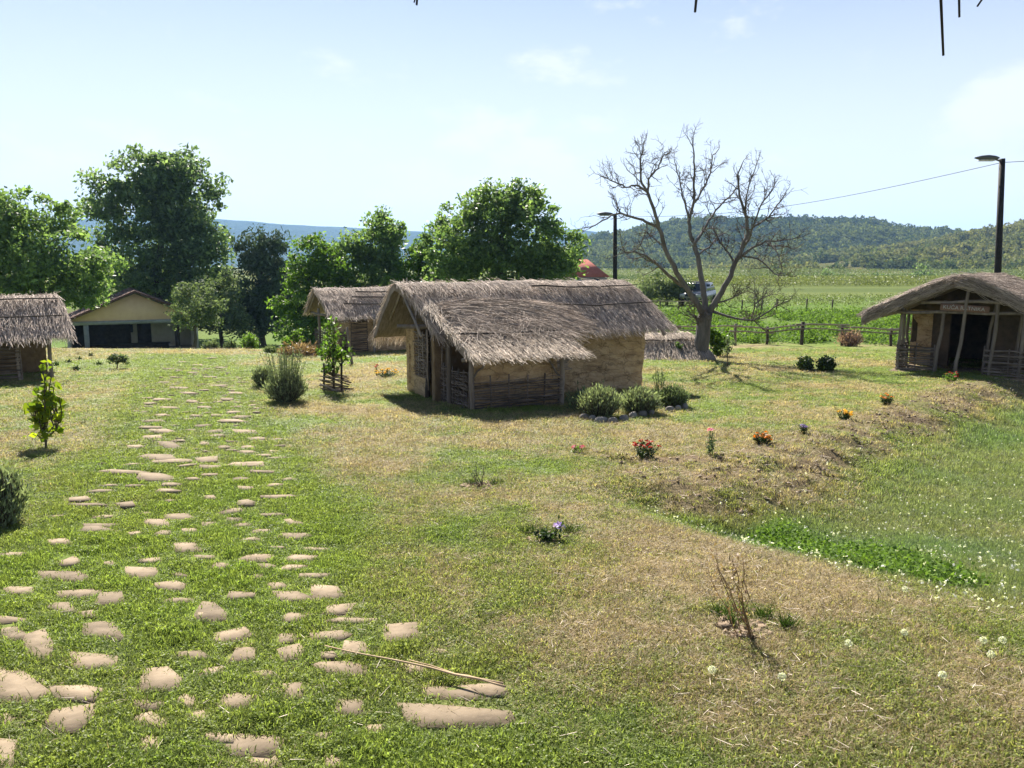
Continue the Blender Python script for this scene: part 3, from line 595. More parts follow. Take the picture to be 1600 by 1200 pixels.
def simple_hut(label, o, th, L, Wd, ridge, eave, zg, roofs, mats=('daub',), gable_open=True, over=.5, dens=240, group='thatched huts of the village', porch=0, dark=()):
    h = thing('thatched_hut', label, 'hut', (o[0], o[1], zg), th, group)
    p = porch
    if 'nofront' not in dark:
        daub_wall([(p, -Wd), (L, -Wd), (L, 0)], -.5, eave+.16, seed=6).build('front_wall', M[mats[0]], h, True)
    daub_wall([(L, 0), (p, 0), (p, -Wd)], -.5, eave+.16, seed=8).build('back_wall', M[mats[0]], h, True)
    mb, st = MB(), MB(); yr = -Wd/2; e = over
    k = (ridge-eave)/(Wd/2+e)
    prof = [(-Wd-e, eave-.05), (-Wd*.8, eave+(e+.2*Wd)*k*1.08), (yr-.22, ridge-.09), (yr, ridge), (yr+.22, ridge-.09), (-.2*Wd, eave+(e+.2*Wd)*k*1.08), (e, eave-.05)]
    S = thatch(mb, st, prof, [-.5, -.55, -.6, -.65, -.62, -.6, -.6], [L+.5, L+.45, L+.35, L+.3, L+.35, L+.45, L+.5], density=dens*2, r=.0048)
    rf = mb.build('roof', M['thatch'], h, True); st.build('straw', M['straw'], rf, kind='stuff')
    for t_, a, b in roofs: binding(h, [S(a, t_)+[0, -.06, .13], S(b, t_)+[0, -.06, .13]], .022)
    return h, S
# --- second hut, behind
b2 = g(478, 552); h2, S2b = simple_hut('thatched clay hut half hidden behind the left end of the largest hut', (b2[0]+.1, b2[1]+2.4), R(27), 5.6, 2.3, 2.24, 1.34, b2[2], [(.55, .1, .9), (.95, .16, 1), (1.3, .2, .9)], porch=.35)
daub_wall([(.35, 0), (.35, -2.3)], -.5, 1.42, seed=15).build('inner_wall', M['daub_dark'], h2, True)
for x, y in ((-.35, -2.1), (.35, -2.1), (-.4, -.9), (1.1, -2.75)): MB().tube(wig((x, y, -.4), (x, y, 1.5), 5, .015), .05, 6).build('post', M['pole'], h2, True)
MB().tube(wig((-.45, .1, 1.3), (-.45, -2.3, 1.3), 5, .015), .05, 6).build('beam', M['pole'], h2, True)
MB().tube(wig((-.55, .2, 1.22), (-.55, -1.1, 2.0), 4, .01), .04, 5).build('rafter', M['pole'], h2, True)
mb = MB(); mb.box((.0, -2.28, 1.13), (.75, .03, .16), rz=.05, ry=.05); mb.build('board', M['rod_pale'], h2)
mb = MB(); wattle(mb, [(-.4, -.3), (-.4, -2.1), (.9, -2.15)], -.1, .7, gap=.06, r=.02, cov=.8); mb.build('wicker_screen', M['rod'], h2, kind='stuff')
mb = MB(); wattle(mb, [(.35, -2.45), (.95, -2.45)], -.05, 1.25, gap=.05, r=.016); mb.build('wattle_panel', M['rod'], h2, kind='stuff')
mb = MB(); wattle(mb, [(2.3, -2.45), (4.0, -2.45)], .50, 1.05, gap=.05, r=.016); mb.build('wattle_panel', M['rod'], h2, kind='stuff', label='bare woven rods in the long wall')
# --- left hut
a3 = R(33); c3 = g(82, 590); o3 = c3[:2]-6.4*np.array([math.cos(a3), math.sin(a3)])+2.2*np.array([-math.sin(a3), math.cos(a3)])
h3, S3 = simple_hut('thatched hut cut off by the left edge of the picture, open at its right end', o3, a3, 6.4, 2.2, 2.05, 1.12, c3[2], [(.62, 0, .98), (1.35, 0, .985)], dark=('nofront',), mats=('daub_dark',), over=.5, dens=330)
daub_wall([(3.2, -2.2), (4.75, -2.2)], -.5, 1.2, seed=9).build('front_wall', M['daub'], h3, True)
for x in (4.9, 5.7, 6.38): MB().tube(wig((x, -2.25, -.4), (x, -2.25, 1.3), 5, .015), .05, 6).build('post', M['pole'], h3, True)
mb = MB(); wattle(mb, [(4.8, -2.28), (5.75, -2.28)], -.3, 1.0, gap=.05, r=.018); mb.build('wattle_panel', M['rod'], h3, kind='stuff', label='dark woven rods beside the open end')
# --- right hut with the sign
Q = g(1497, 583); TQ = R(52)
h4 = thing('thatched_hut', 'dark open fronted thatched hut with a name board over its doorway, at the right edge', 'hut', Q, TQ, 'thatched huts of the village')
mb, st = MB(), MB()
prof = [(-2.15, 1.62), (-1.7, 1.86), (-1.0, 2.21), (-.35, 2.50), (0, 2.60), (.35, 2.50), (1.0, 2.21), (1.7, 1.86), (2.15, 1.62)]
S4 = thatch(mb, st, prof, [-.85, -.78, -.7, -.62, -.6, -.62, -.7, -.78, -.85], [5.6]*9, density=480, r=.005, thick=.26, fringe=1.6)
rf = mb.build('roof', M['thatch'], h4, True); st.build('straw', M['straw_old'], rf, kind='stuff', label='dark weathered reeds with a ragged front edge')
st = MB(); m = 5200; t_ = rng.uniform(0, 5.0, m); A = S4(0*t_+.004, t_); sgn = np.where(t_ < 2.55, -1, 1); yy = np.clip(A[:, 1]+sgn*rng.uniform(.3, .8, m), -2.3, 2.3)
B = np.stack([A[:, 0]-rng.uniform(-.1, .2, m), yy, np.interp(yy, [-2.3, -1.0, 0, 1.0, 2.3], [1.53, 2.21, 2.6, 2.21, 1.53])+0*t_], -1); dz = rng.uniform(-.26, .05, m); A[:, 0] -= rng.uniform(-.1, .2, m); A[:, 2] += dz; B[:, 2] += dz*.8+rng.normal(0, .06, m)
st.straws(A, B, .006, .004, bend=rng.normal(0, .035, (m, 3))); st.build('rake_straw', M['straw_old'], h4, kind='stuff')
for xg in (1.30, 5.3):
    mb = MB(); pg = [(-1.75, 1.6), (1.75, 1.6), (1.0, 1.98), (.35, 2.27), (0, 2.36), (-.35, 2.27), (-1.0, 1.98)]; n_ = len(pg); mb.add([(xg, y_, z_) for y_, z_ in pg]+[(xg+.12, y_, z_) for y_, z_ in pg], [tuple(range(n_))[::-1], tuple(range(n_, 2*n_))]+[(q, (q+1) % n_, n_+(q+1) % n_, n_+q) for q in range(n_)]); mb.build('gable_infill', M['daub_shade'], h4)  # gable closed with the shade-darkened clay so the interior reads dark
daub_wall([(1.35, 1.5), (1.35, .95)], -.5, 1.75, seed=11).build('front_wall', M['daub'], h4, True)
daub_wall([(1.38, .95), (1.38, .5)], -.5, 1.75, seed=13).build('front_wall', M['daub_shade'], h4, True)  # same front wall, shade put into the clay colour from here on
daub_wall([(1.35, -.55), (1.35, -1.6), (5.4, -1.6), (5.4, 1.5), (1.35, 1.5)], -.5, 1.75, seed=12).build('wall', M['daub_shade'], h4, True)
for x0, y0, x1, y1, zt, r_ in ((-.3, 1.45, -.28, 1.42, 1.75, .05), (.35, 1.5, .36, 1.5, 1.7, .045), (1.2, 1.55, 1.2, 1.55, 1.75, .05), (-.3, .55, -.34, .38, 1.95, .05), (-.35, .02, -.5, -.18, 2.5, .05), (.35, -.5, .3, -.72, 2.2, .045), (-.3, -.75, -.4, -.83, 2.25, .05), (.6, -1.2, .55, -1.3, 2.0, .045), (-.3, -1.4, -.35, -1.43, 1.95, .05)):
    MB().tube(wig((x0, y0, -.25), (x1, y1, zt), 6, .018), np.linspace(r_, r_*.8, 6), 7).build('post', M['pole'], h4, True)
MB().tube(wig((-.42, .95, 1.88), (-.42, -1.15, 1.95), 7, .02), .045, 7).build('beam', M['pole'], h4, True)
MB().tube(wig((-.42, 1.75, 1.62), (-.3, -1.75, 1.66), 7, .02), .045, 7).build('beam', M['pole'], h4, True)
for pth in ([(1.15, 1.55), (-.3, 1.47)], [(-.32, 1.47), (-.32, .55)], [(-.32, -.6), (-.34, -1.75)], [(-.34, -1.75), (1.2, -1.75)]):
    mb = MB(); wattle(mb, pth, -.18, .72, gap=.055, r=.022, stake=.42, amp=.035); mb.build('wicker_rail', M['rod'], h4, kind='stuff')
mb = MB(); mb.box((.4, 0, -.04), (2.0, 3.2, .1)); mb.build('porch_floor', M['earth'], h4)
sg = MB(); sg.box((0, 0, 0), (1.12, .025, .17), jit=.004); so_ = sg.build('sign_board', M['sign'], h4, label='brown plank with the name of the house in white letters')
so_.location = (-.49, -.10, 1.76); so_.rotation_euler = (0, R(3), R(-90+8))
fc = bpy.data.curves.new('lettering', 'FONT'); fc.body = 'KUĆA RATNIKA'; fc.size = .132; fc.extrude = .003; fc.align_x = 'CENTER'; fc.align_y = 'CENTER'; fc.space_character = 1.0
tmp = bpy.data.objects.new('lettering', fc); COL.objects.link(tmp); dg = bpy.context.evaluated_depsgraph_get(); me = bpy.data.meshes.new_from_object(tmp.evaluated_get(dg)); bpy.data.objects.remove(tmp)
me.name = 'lettering'; me.materials.clear(); me.materials.append(M['paint']); lo = bpy.data.objects.new('lettering', me); COL.objects.link(lo); lo.parent = so_; lo.location = (-.02, -.0165, 0); lo.rotation_euler = (R(90), 0, 0)
# --- low dugout roof behind the bare tree
b5 = g(1052, 562); h5 = thing('thatched_shelter', 'low straw roof lying close to the ground behind the bare tree', 'shelter', (b5[0], b5[1], b5[2]), R(4))
mb, st = MB(), MB(); w5 = 1.35
S5 = thatch(mb, st, [(-.1, .06), (.35, .36), (.8, .66), (1.1, .78), (1.4, .66), (1.9, .36), (2.3, .06)], [-2.2, -2.1, -1.9, -1.8, -1.9, -2.1, -2.2], [1.35, 1.2, .95, .8, .95, 1.2, 1.35], density=700, r=.0048)
rf = mb.build('roof', M['thatch'], h5, True); st.build('straw', M['straw_pale'], rf, kind='stuff'); binding(h5, [S5(.1, .72)+[0, -.06, .12], S5(.85, .78)+[0, -.06, .12]], .022)
MB().box((-.4, 1.1, -.1), (2.9, 1.9, .5)).build('earth_mound', M['earth'], h5)

# ------------------------------------------------------------------ flagstone path
path = bpy.data.objects.new('path', None); COL.objects.link(path); tag(path, label='grass grown path of flat sandstone flags leading to the house', kind='structure')
STONES = [(18, 991, 38, 18), (62, 1011, 42, 38), (158, 987, 56, 26), (148, 1034, 70, 24), (28, 1074, 66, 42), (118, 1087, 65, 24), (110, 1127, 68, 42), (10, 1129, 36, 20), (6, 1182, 36, 42), (250, 1066, 60, 30), (232, 1103, 46, 14), (232, 1128, 54, 20), (232, 1164, 38, 26), (322, 965, 24, 10), (362, 995, 54, 19), (300, 1026, 62, 12), (293, 1097, 24, 19), (367, 1098, 48, 22), (310, 1122, 28, 15), (345, 1155, 38, 14), (330, 1052, 36, 13), (392, 1166, 98, 28), (382, 1026, 40, 19),
 (94, 849, 40, 9), (105, 877, 36, 15), (100, 901, 70, 14), (28, 924, 40, 10), (122, 929, 54, 14), (172, 937, 44, 18), (97, 951, 36, 12), (140, 962, 25, 10), (291, 857, 40, 15), (235, 876, 32, 8), (172, 882, 20, 7), (222, 896, 46, 16), (267, 917, 36, 14), (322, 870, 30, 7), (345, 885, 26, 8), (283, 899, 22, 6), (372, 932, 46, 12), (327, 956, 40, 26), (152, 828, 66, 9), (210, 835, 22, 6), (246, 819, 32, 10), (257, 835, 24, 6), (297, 830, 22, 7), (454, 839, 45, 9), (400, 872, 40, 11), (470, 873, 46, 11), (416, 886, 21, 7), (402, 902, 18, 7), (486, 900, 48, 7), (431, 916, 24, 10), (458, 934, 54, 14), (509, 927, 46, 21), (530, 954, 50, 15), (457, 967, 34, 12), (550, 972, 68, 7), (622, 989, 48, 28), (449, 1000, 26, 13), (515, 995, 56, 13), (455, 1022, 38, 20), (557, 1015, 48, 18), (516, 1026, 26, 9), (535, 1048, 72, 18), (645, 1047, 34, 14), (457, 1084, 50, 20), (545, 1107, 46, 26), (588, 1142, 26, 13), (688, 1019, 24, 6), (412, 1193, 52, 18), (520, 1195, 30, 18), (505, 1153, 26, 10), (716, 1084, 104, 24), (768, 1079, 46, 16),
 (240, 747, 58, 12), (243, 716, 58, 9), (266, 722, 60, 6), (265, 697, 32, 9), (324, 719, 38, 8), (332, 732, 45, 5), (389, 727, 64, 8), (411, 739, 40, 4), (411, 713, 32, 4), (387, 708, 28, 4), (403, 687, 30, 5), (384, 676, 42, 5), (363, 659, 46, 4), (339, 682, 28, 6), (328, 744, 22, 4), (384, 765, 30, 5), (435, 779, 54, 5), (384, 788, 30, 8), (328, 780, 20, 6), (264, 769, 36, 5), (197, 791, 32, 9), (280, 808, 48, 8), (325, 819, 20, 7), (365, 812, 24, 6), (378, 821, 26, 5), (424, 805, 42, 4), (460, 817, 28, 9), (277, 607, 34, 2.5), (341, 603, 24, 2.5), (253, 625, 30, 3), (235, 631, 20, 3), (229, 623, 18, 3), (264, 638, 34, 3.5), (295, 615, 25, 3), (253, 650, 22, 3.5), (305, 651, 20, 3.5), (339, 650, 20, 3.5), (365, 645, 20, 3.5), (378, 653, 30, 3.5), (240, 659, 34, 4), (253, 675, 36, 5), (240, 685, 32, 5), (234, 669, 38, 4), (280, 690, 24, 5), (317, 667, 24, 4), (337, 675, 24, 5), (320, 695, 16, 5), (123, 782, 32, 7), (138, 791, 60, 5), (190, 740, 72, 5), (160, 822, 46, 6), (300, 628, 22, 3), (320, 637, 24, 3), (355, 625, 20, 3), (275, 590, 22, 2.2), (300, 583, 20, 2), (330, 590, 22, 2.2), (255, 598, 20, 2.3), (310, 571, 20, 1.8), (345, 575, 20, 1.8), (285, 566, 18, 1.6), (330, 560, 20, 1.5), (265, 577, 18, 1.8), (370, 615, 22, 3), (390, 700, 22, 4), (213, 700, 30, 5), (300, 750, 26, 4), (210, 762, 28, 4), (350, 700, 22, 4), (430, 760, 26, 4)]
SPOLY = []
def flag(poly_px, lift, tone=None):
    P = np.array([g(a, b) for a, b in poly_px]); c = P.mean(0)
    mb = MB(); k = len(P); Q_ = P-c; tilt = rng.normal(0, .02, 2); zt = lift+Q_[:, 0]*tilt[0]+Q_[:, 1]*tilt[1]+(Q_[:, 2]-0)
    top = np.c_[Q_[:, :2]*.97, zt]; mid = np.c_[Q_[:, :2], zt-.012]; bot = np.c_[Q_[:, :2]*1.0, zt-.09]
    cen = np.array([[0, 0, lift+.002]]); V = np.concatenate([cen, top, mid, bot]); F = []
    for q in range(k):
        r_ = (q+1) % k; F += [(0, 1+q, 1+r_)]; F += [(1+q, 1+k+q, 1+k+r_, 1+r_), (1+k+q, 1+2*k+q, 1+2*k+r_, 1+k+r_)]
    if np.cross(Q_[0, :2], Q_[1, :2]) < 0: F = [f[::-1] for f in F]
    mb.add(V, F); s = mb.build('flagstone', M['stone'], path); s.location = c
    if tone: s['label'] = tone
    SPOLY.append(P[:, :2])
for i, (a, b, w, h) in enumerate(STONES):
    k = int(rng.integers(4, 7)); th = np.sort(np.arange(k)/k*6.283+rng.uniform(-.42, .42, k)+.7*(k == 4)); rr = rng.uniform(.85, 1.25, k); sk = rng.uniform(-.25, .25)
    cx = np.sign(np.cos(th))*np.abs(np.cos(th))**.7; sy = np.sign(np.sin(th))*np.abs(np.sin(th))**.7
    flag([(a+w*(.62 if b > 800 else .54)*c*r_+sk*w*s_*.5, b+h*(.68 if b > 800 else .6)*s_*r_) for c, s_, r_ in zip(cx, sy, rr)], .004+rng.uniform(0, .006)+.012*(b < 800))
flag([(617, 1100), (660, 1101), (735, 1107), (803, 1113), (806, 1125), (798, 1139), (720, 1142), (655, 1141), (636, 1132)], .010, 'largest long slab, lowest on the right side of the path')
nst = 0
for q in range(4000):                      # small flags showing through the grass
    if nst >= 130: break
    p_ = np.array([rng.uniform(-9, .6), 2.7*(23/2.7)**rng.random()])
    if poly_sd(p_[:1], p_[1:2], PATH)[0] < .1 or min(np.hypot(*(P.mean(0)-p_))-.5*np.ptp(P, 0).max() for P in SPOLY) < .12: continue
    w = rng.uniform(.10, .26); k = int(rng.integers(5, 8)); th = np.sort(np.arange(k)/k*6.283+rng.uniform(-.4, .4, k)); rr = w*rng.uniform(.4, .62, k); ex = rng.uniform(.5, .9)
    P = np.c_[p_[0]+rr*np.cos(th), p_[1]+ex*rr*np.sin(th)]; nst += 1
    vv = np.array([[x, y, H(x, y)] for x, y in P])-CAM; dep = vv@FW
    flag([(800+F_PX*(v@RT)/z, 600-F_PX*(v@UP)/z) for v, z in zip(vv, dep)], .002+rng.uniform(0, .008)+.012*(p_[1] > 7))
def in_stones(x, y, shrink=.0):
    r = np.zeros(x.shape, bool)
    for P in SPOLY:
        lo, hi = P.min(0), P.max(0); k = (x > lo[0]-.1) & (x < hi[0]+.1) & (y > lo[1]-.1) & (y < hi[1]+.1)
        if k.any(): r[k] |= poly_sd(x[k], y[k], P) > shrink
    return r

# ------------------------------------------------------------------ grass
def tuft(name, n, h, spread, lean, w, flat=0):
    mb = MB(); b = np.c_[rng.normal(0, spread, (n, 2)), np.zeros(n)]; a = rng.uniform(0, 6.283, n); ln_ = h*rng.uniform(.5, 1.25, n); le = np.abs(rng.normal(lean, .25, n))
    d = np.c_[np.cos(a), np.sin(a), 0*a]; s = np.c_[-np.sin(a), np.cos(a), 0*a]*w*rng.uniform(.7, 1.3, n)[:, None]
    mid = b+d*(ln_*le*.35)[:, None]+np.c_[0*a, 0*a, ln_*.6*(1-flat)]; tip = b+d*(ln_*le)[:, None]+np.c_[0*a, 0*a, ln_*(1-flat)*np.clip(1.1-.45*le, .1, 1)+.004]
    V = np.stack([b-s-[0, 0, .01], b+s-[0, 0, .01], mid+s*.8, mid-s*.8, tip], 1); o = np.arange(n)[:, None]*5
    mb.add(V.reshape(-1, 3), o+np.array([[0, 1, 2, 3]])); mb.f.setdefault(3, []).append(o+np.array([[3, 2, 4]])); return mb.mesh(name)
lawn = [tuft('lawn_tuft', 30, .024, .031, .95, .0024) for k in range(4)]
dryt = [tuft('dry_tuft', 22, .045, .040, 1.1, .0018, flat=.65) for k in range(4)]
def clover(name, n):
    mb = MB(); r_ = .04*np.sqrt(rng.random(n)); a = rng.uniform(0, 6.28, n); mb.leaves(np.stack([r_*np.cos(a), r_*np.sin(a), rng.uniform(.006, .030, n)], -1), rng.uniform(.007, .013, n), up=1.6, aspect=.9); return mb.mesh(name)
lawn += [clover('clover_tuft', 34) for k in range(1)]
tall = [tuft('meadow_tuft', 22, .060, .042, .75, .0024) for k in range(3)]
def sample(n, ymin, ymax, half=.70):
    y = ymin*(ymax/ymin)**rng.random(n); x = rng.uniform(-half, half, n)*(y+.8); return x, y
PX, PY = [], []
for n, a, b in ((46000, 1.9, 5.5), (60000, 5.5, 13), (42000, 13, 30)):
    x, y = sample(n, a, b); PX.append(x); PY.append(y)
x = np.concatenate(PX); y = np.concatenate(PY)
ok = ~in_stones(x, y, -.014); x, y = x[ok], y[ok]
c, dry, soil, pth, md, wd = ground_look(x, y)
keep = rng.random(len(x)) > soil*.93; x, y, c, dry, soil, pth, md, wd = [q[keep] for q in (x, y, c, dry, soil, pth, md, wd)]
z = height(x, y); P = np.stack([x, y, z-.004], -1); grow = 1+.9*ss(5, 14, y)+.8*ss(14, 28, y)
isd = rng.random(len(x)) < np.clip(dry*1.05-.12, 0, .92)
ist = (~isd) & (rng.random(len(x)) < np.clip(md*.8+wd, 0, .9)); isl = ~isd & ~ist
lush = .7+.8*vnoise(x*3.5, y*3.5, 201); lush = lush*np.where(in_stones(x, y, -.08), .6, 1)
rot = np.stack([rng.normal(0, .15, len(x)), rng.normal(0, .15, len(x)), rng.uniform(0, 6.28, len(x))], -1)
livec = lerp(GREEN, GREEN2, rng.random(len(x))[:, None])*(.75+.5*rng.random(len(x))[:, None]); livec = lerp(livec, c, .55)
dryc = lerp(DRY*1.08, np.array([.42, .35, .235]), rng.random(len(x))[:, None]**1.5)*(.75+.4*rng.random(len(x))[:, None])
def sub(mk, k): s = grow[mk]*k; return s
s = sub(isl, 1)*(lush[isl]*(.85+.55*pth[isl])); scatter('lawn_grass', P[isl], np.stack([grow[isl], grow[isl], s/grow[isl]**1.15], -1), rot[isl], livec[isl], lawn, M['grass'], 'short green turf between the flagstones and over the lawn')
s = sub(isd, 1); scatter('dry_grass', P[isd], np.stack([s, s, s*lush[isd]], -1), rot[isd], dryc[isd], dryt, M['grass'], 'dry mown grass and straw lying on the lawn')
s = sub(ist, .68); scatter('meadow_grass', P[ist], np.stack([s, s, s*lush[ist]*(1+.5*wd[ist])], -1), rot[ist], c[ist]*(.7+.7*rng.random((ist.sum(), 1))), tall, M['grass'], 'longer grass of the meadow below the flower bank')
# white seed heads all through the meadow
mb = MB(); n = 2400; yy = 4*(22/4)**rng.random(n); xx = rng.uniform(.1, .75, n)*yy; k = poly_sd(xx, yy, MEADOW) > -.2; xx, yy = xx[k], yy[k]; zz = height(xx, yy)+rng.uniform(.04, .1, len(xx))
mb.leaves(np.repeat(np.stack([xx, yy, zz], -1), 3, 0)+rng.normal(0, .006, (len(xx)*3, 3)), np.repeat(rng.uniform(.008, .024, len(xx)), 3), aspect=.8); mb.build('seed_heads', M['fluff'], kind='stuff', label='small white seed heads dotted through the meadow')
# broad weeds: lush strip, bank beyond the fence
def weed_mb(pts, hs, n, size):
    mb = MB(); p = np.repeat(pts, n, 0); h = np.repeat(hs, n); q = p+np.c_[rng.normal(0, 1, (len(p), 2))*h[:, None]*.6, np.abs(rng.normal(.4, .35, len(p)))*h]
    mb.leaves(q, rng.uniform(.6, 1.3, len(q))*size, up=1.2, aspect=.7); return mb
lo, hi = np.min(LUSH, 0), np.max(LUSH, 0); xx = rng.uniform(lo[0], hi[0], 2600); yy = rng.uniform(lo[1], hi[1], 2600); k = poly_sd(xx, yy, LUSH) > -.1+.2*vnoise(xx*2, yy*2, 9); xx, yy = xx[k], yy[k]
weed_mb(np.stack([xx, yy, height(xx, yy)], -1), rng.uniform(.04, .13, len(xx)), 15, .034).build('low_weeds', M['weed'], kind='stuff', label='strip of lush broad leaved weeds in the ditch')
yy = rng.uniform(32.4, 50, 4200); xx = rng.uniform(3, 30, 4200)*yy/40; k = fbm(xx*.5, yy*.5, 91) > .40; xx, yy = xx[k], yy[k]
weed_mb(np.stack([xx, yy, height(xx, yy)], -1), rng.uniform(.12, .5, len(xx))*(.5+fbm(xx*.3, yy*.3, 93)), 26, .115).build('bank_weeds', M['weed'], kind='stuff', label='bright green weeds covering the bank beyond the rail fence')
x_, y_ = sample(16000, 1.9, 14); dd = ground_look(x_, y_)[1]; k = (rng.random(len(x_)) < dd*.55) & ~in_stones(x_, y_); x_, y_ = x_[k], y_[k]; z_ = height(x_, y_); a = rng.uniform(0, 6.28, len(x_)); l = rng.uniform(.02, .075, len(x_)); A = np.stack([x_, y_, z_+rng.uniform(.004, .03, len(x_))], -1); mb = MB()
mb.straws(A, A+np.stack([np.cos(a)*l, np.sin(a)*l, rng.uniform(-.008, .018, len(x_))], -1), .0016, .0009); mb.build('mown_straw', M['straw_pale'], kind='stuff', label='pale dry stalks lying on the mown lawn')
# clods and straw litter on the flower bank
mb = MB(); n = 6500; lo, hi = np.min(BANK, 0), np.max(BANK, 0); xx = rng.uniform(lo[0], hi[0], n); yy = rng.uniform(lo[1], hi[1], n); k = poly_sd(xx, yy, BANK) > 0; xx, yy = xx[k], yy[k]; zz = height(xx, yy); a = rng.uniform(0, 6.28, len(xx)); l = rng.uniform(.03, .1, len(xx)); A = np.stack([xx, yy, zz+.008], -1)
mb.straws(A, A+np.stack([np.cos(a)*l, np.sin(a)*l, rng.uniform(0, .02, len(xx))], -1), .003, .002); mb.build('straw_litter', M['straw_pale'], kind='stuff', label='dry straw litter on the bare bank')
mb = MB()
for xq, yq, zq in list(zip(xx, yy, zz))[:900]:
    r_ = rng.uniform(.006, .02); mb.box((xq+.03, yq, zq+r_*.3), (r_*2, r_*1.6, r_*1.2), rz=rng.random()*3, rx=rng.random(), jit=r_*.25)
mb.build('soil_clods', M['earth'], kind='stuff', label='clods of brown earth on the bare bank')

# ------------------------------------------------------------------ trees
def tree(name, label, base, ells, trunk_r, ncl, nleaf, leaf, mat, group=None, crad=(.5, .9), trunk_top=.45, shell=.7, lean=(0, 0), nbranch=2, up=.4, bark='bark', aspect=.55, cat='tree'):
    t = thing(name, label, cat, base, 0, group)
    E = np.array(ells, float); w = np.prod(E[:, 3:], 1)**.67; w /= w.sum(); cs = []
    for i in rng.choice(len(E), ncl, p=w):
        d = rng.normal(size=3); d /= np.linalg.norm(d); r_ = (rng.uniform(.72, 1.0) if rng.random() < .86 else rng.uniform(1.0, 1.22)) if rng.random() < shell else rng.uniform(.2, .75)
        if d[2] < -.8: d[2] *= .8
        cs.append(E[i, :3]+d*r_*E[i, 3:])
    cs = np.array(cs); top = E[:, 2].mean()+E[:, 5].max()*.5; z0 = max(.3, (E[:, 2]-E[:, 5]).min())
    cx, cy = E[:, 0].mean(), E[:, 1].mean()
    k = 8; zz = np.linspace(-.3, top, k); tp = np.stack([np.interp(zz, [0, top], [0, cx])+rng.normal(0, trunk_r*.25, k), np.interp(zz, [0, top], [0, cy])+rng.normal(0, trunk_r*.25, k), zz], -1); tp[0, :2] = 0; 
    mb = MB(); mb.tube(tp, trunk_r*np.interp(zz, [-.3, .2, top*.5, top], [1.35, 1.0, .7, .15]), 9)
    nodes = [(p, trunk_r*np.interp(p[2], [0, top*.5, top], [1, .7, .15])) for p in np.stack([np.interp(np.linspace(z0*.8, top, 14), zz, tp[:, i]) for i in range(3)], -1)]
    NP = np.array([n_[0] for n_ in nodes]); NR = [n_[1] for n_ in nodes]
    for i in np.argsort(np.linalg.norm(cs-np.array([cx, cy, z0]), axis=1)):
        c = cs[i]; dv = c-NP; dist = np.linalg.norm(dv, axis=1)+np.maximum(0, NP[:, 2]-c[2]+.2)*2.0; j = int(np.argmin(dist)); p = NP[j]
        m_ = (p+c)/2+np.array([0, 0, -.06*dist[j]])+rng.normal(0, .05*dist[j], 3); r0 = min(NR[j]*.75, .018+.03*dist[j]**.5*trunk_r*4); r0 = max(r0, .010)
        pts = np.array([p, (p*2+m_)/3, m_, c]); mb.tube(pts, np.linspace(r0, max(.006, r0*.4), 4), 5, cap=False)
        NP = np.concatenate([NP, [m_, c]]); NR += [r0*.7, max(.01, r0*.45)]
    mb.build('trunk', M[bark], t, True)
    lm = MB(); n = rng.integers(int(nleaf*.6), int(nleaf*1.4), len(cs)); rr = rng.uniform(crad[0]*.65, crad[1]*1.1, len(cs)); idx = np.repeat(np.arange(len(cs)), n)
    d = rng.normal(size=(len(idx), 3)); d /= np.linalg.norm(d, axis=1)[:, None]; d *= (rng.random(len(idx))**.45)[:, None]*rr[idx][:, None]; d[:, 2] *= .7
    lm.leaves(cs[idx]+d, leaf*rng.uniform(.6, 1.3, len(idx)), up=up, aspect=aspect); lm.build('crown', mat, t)
    return t
def pxtree(name, label, px, base_py, D, ells_px, *a, zb=None, **k):
    """crown ellipsoids given in pixels (x, y, rx, ry) with a depth radius"""
    b = at(px, base_py, D); bz = H(b[0], D) if zb is None else zb; s = D/F_PX; E = []
    for (ex, ey, rx, ry, *o) in ells_px:
        c = at(ex, ey, D+(o[0] if o else 0)); E.append((c[0]-b[0], c[1]-D, c[2]-bz, rx*s, min(rx, ry*1.3)*s*.9, ry*s))
    return tree(name, label, (b[0], D, bz), E, *a, **k)
G_T = 'leafy trees behind the huts'
pxtree('broadleaf_tree', 'tallest dense dark green tree standing behind the tan gabled house', 248, 545, 68, [(240, 320, 72, 75), (290, 320, 62, 70, 1), (175, 310, 45, 40, -1), (225, 410, 80, 60), (310, 395, 42, 55, -1), (260, 270, 50, 36), (300, 440, 55, 40, 1), (225, 455, 60, 40)], .55, 620, 60, .40, M['walnut'], G_T, (.7, 1.3))
pxtree('broadleaf_tree', 'spreading tree at the left edge whose branches hang over the roof of the tan house', 60, 560, 42, [(40, 345, 75, 45), (-40, 360, 90, 60), (90, 400, 66, 55, -1), (140, 418, 46, 30, -1.5), (30, 430, 90, 45), (140, 460, 28, 18, -1.5), (90, 450, 70, 35)], .35, 420, 60, .25, M['ash'], G_T, (.45, .85))
pxtree('small_tree', 'small pale leaved tree on two thin stems in front of the tan house', 305, 548, 46, [(308, 478, 38, 36), (290, 490, 25, 25), (328, 490, 26, 28)], .10, 80, 52, .18, M['olive'], G_T, (.35, .6))
pxtree('pine_tree', 'dark narrow pine left of the bright green trees', 412, 560, 62, [(405, 400, 32, 42), (430, 380, 14, 26), (380, 390, 10, 22), (415, 450, 48, 45), (400, 490, 48, 38), (440, 470, 30, 45, 1)], .25, 260, 70, .46, M['pine'], G_T, (.5, .95), aspect=.28, shell=.55)
pxtree('broadleaf_tree', 'grey green tree between the tallest tree and the dark pine', 345, 555, 58, [(345, 455, 30, 38), (330, 490, 34, 34), (362, 500, 24, 30)], .16, 110, 50, .26, M['olive'], G_T, (.5, .8))
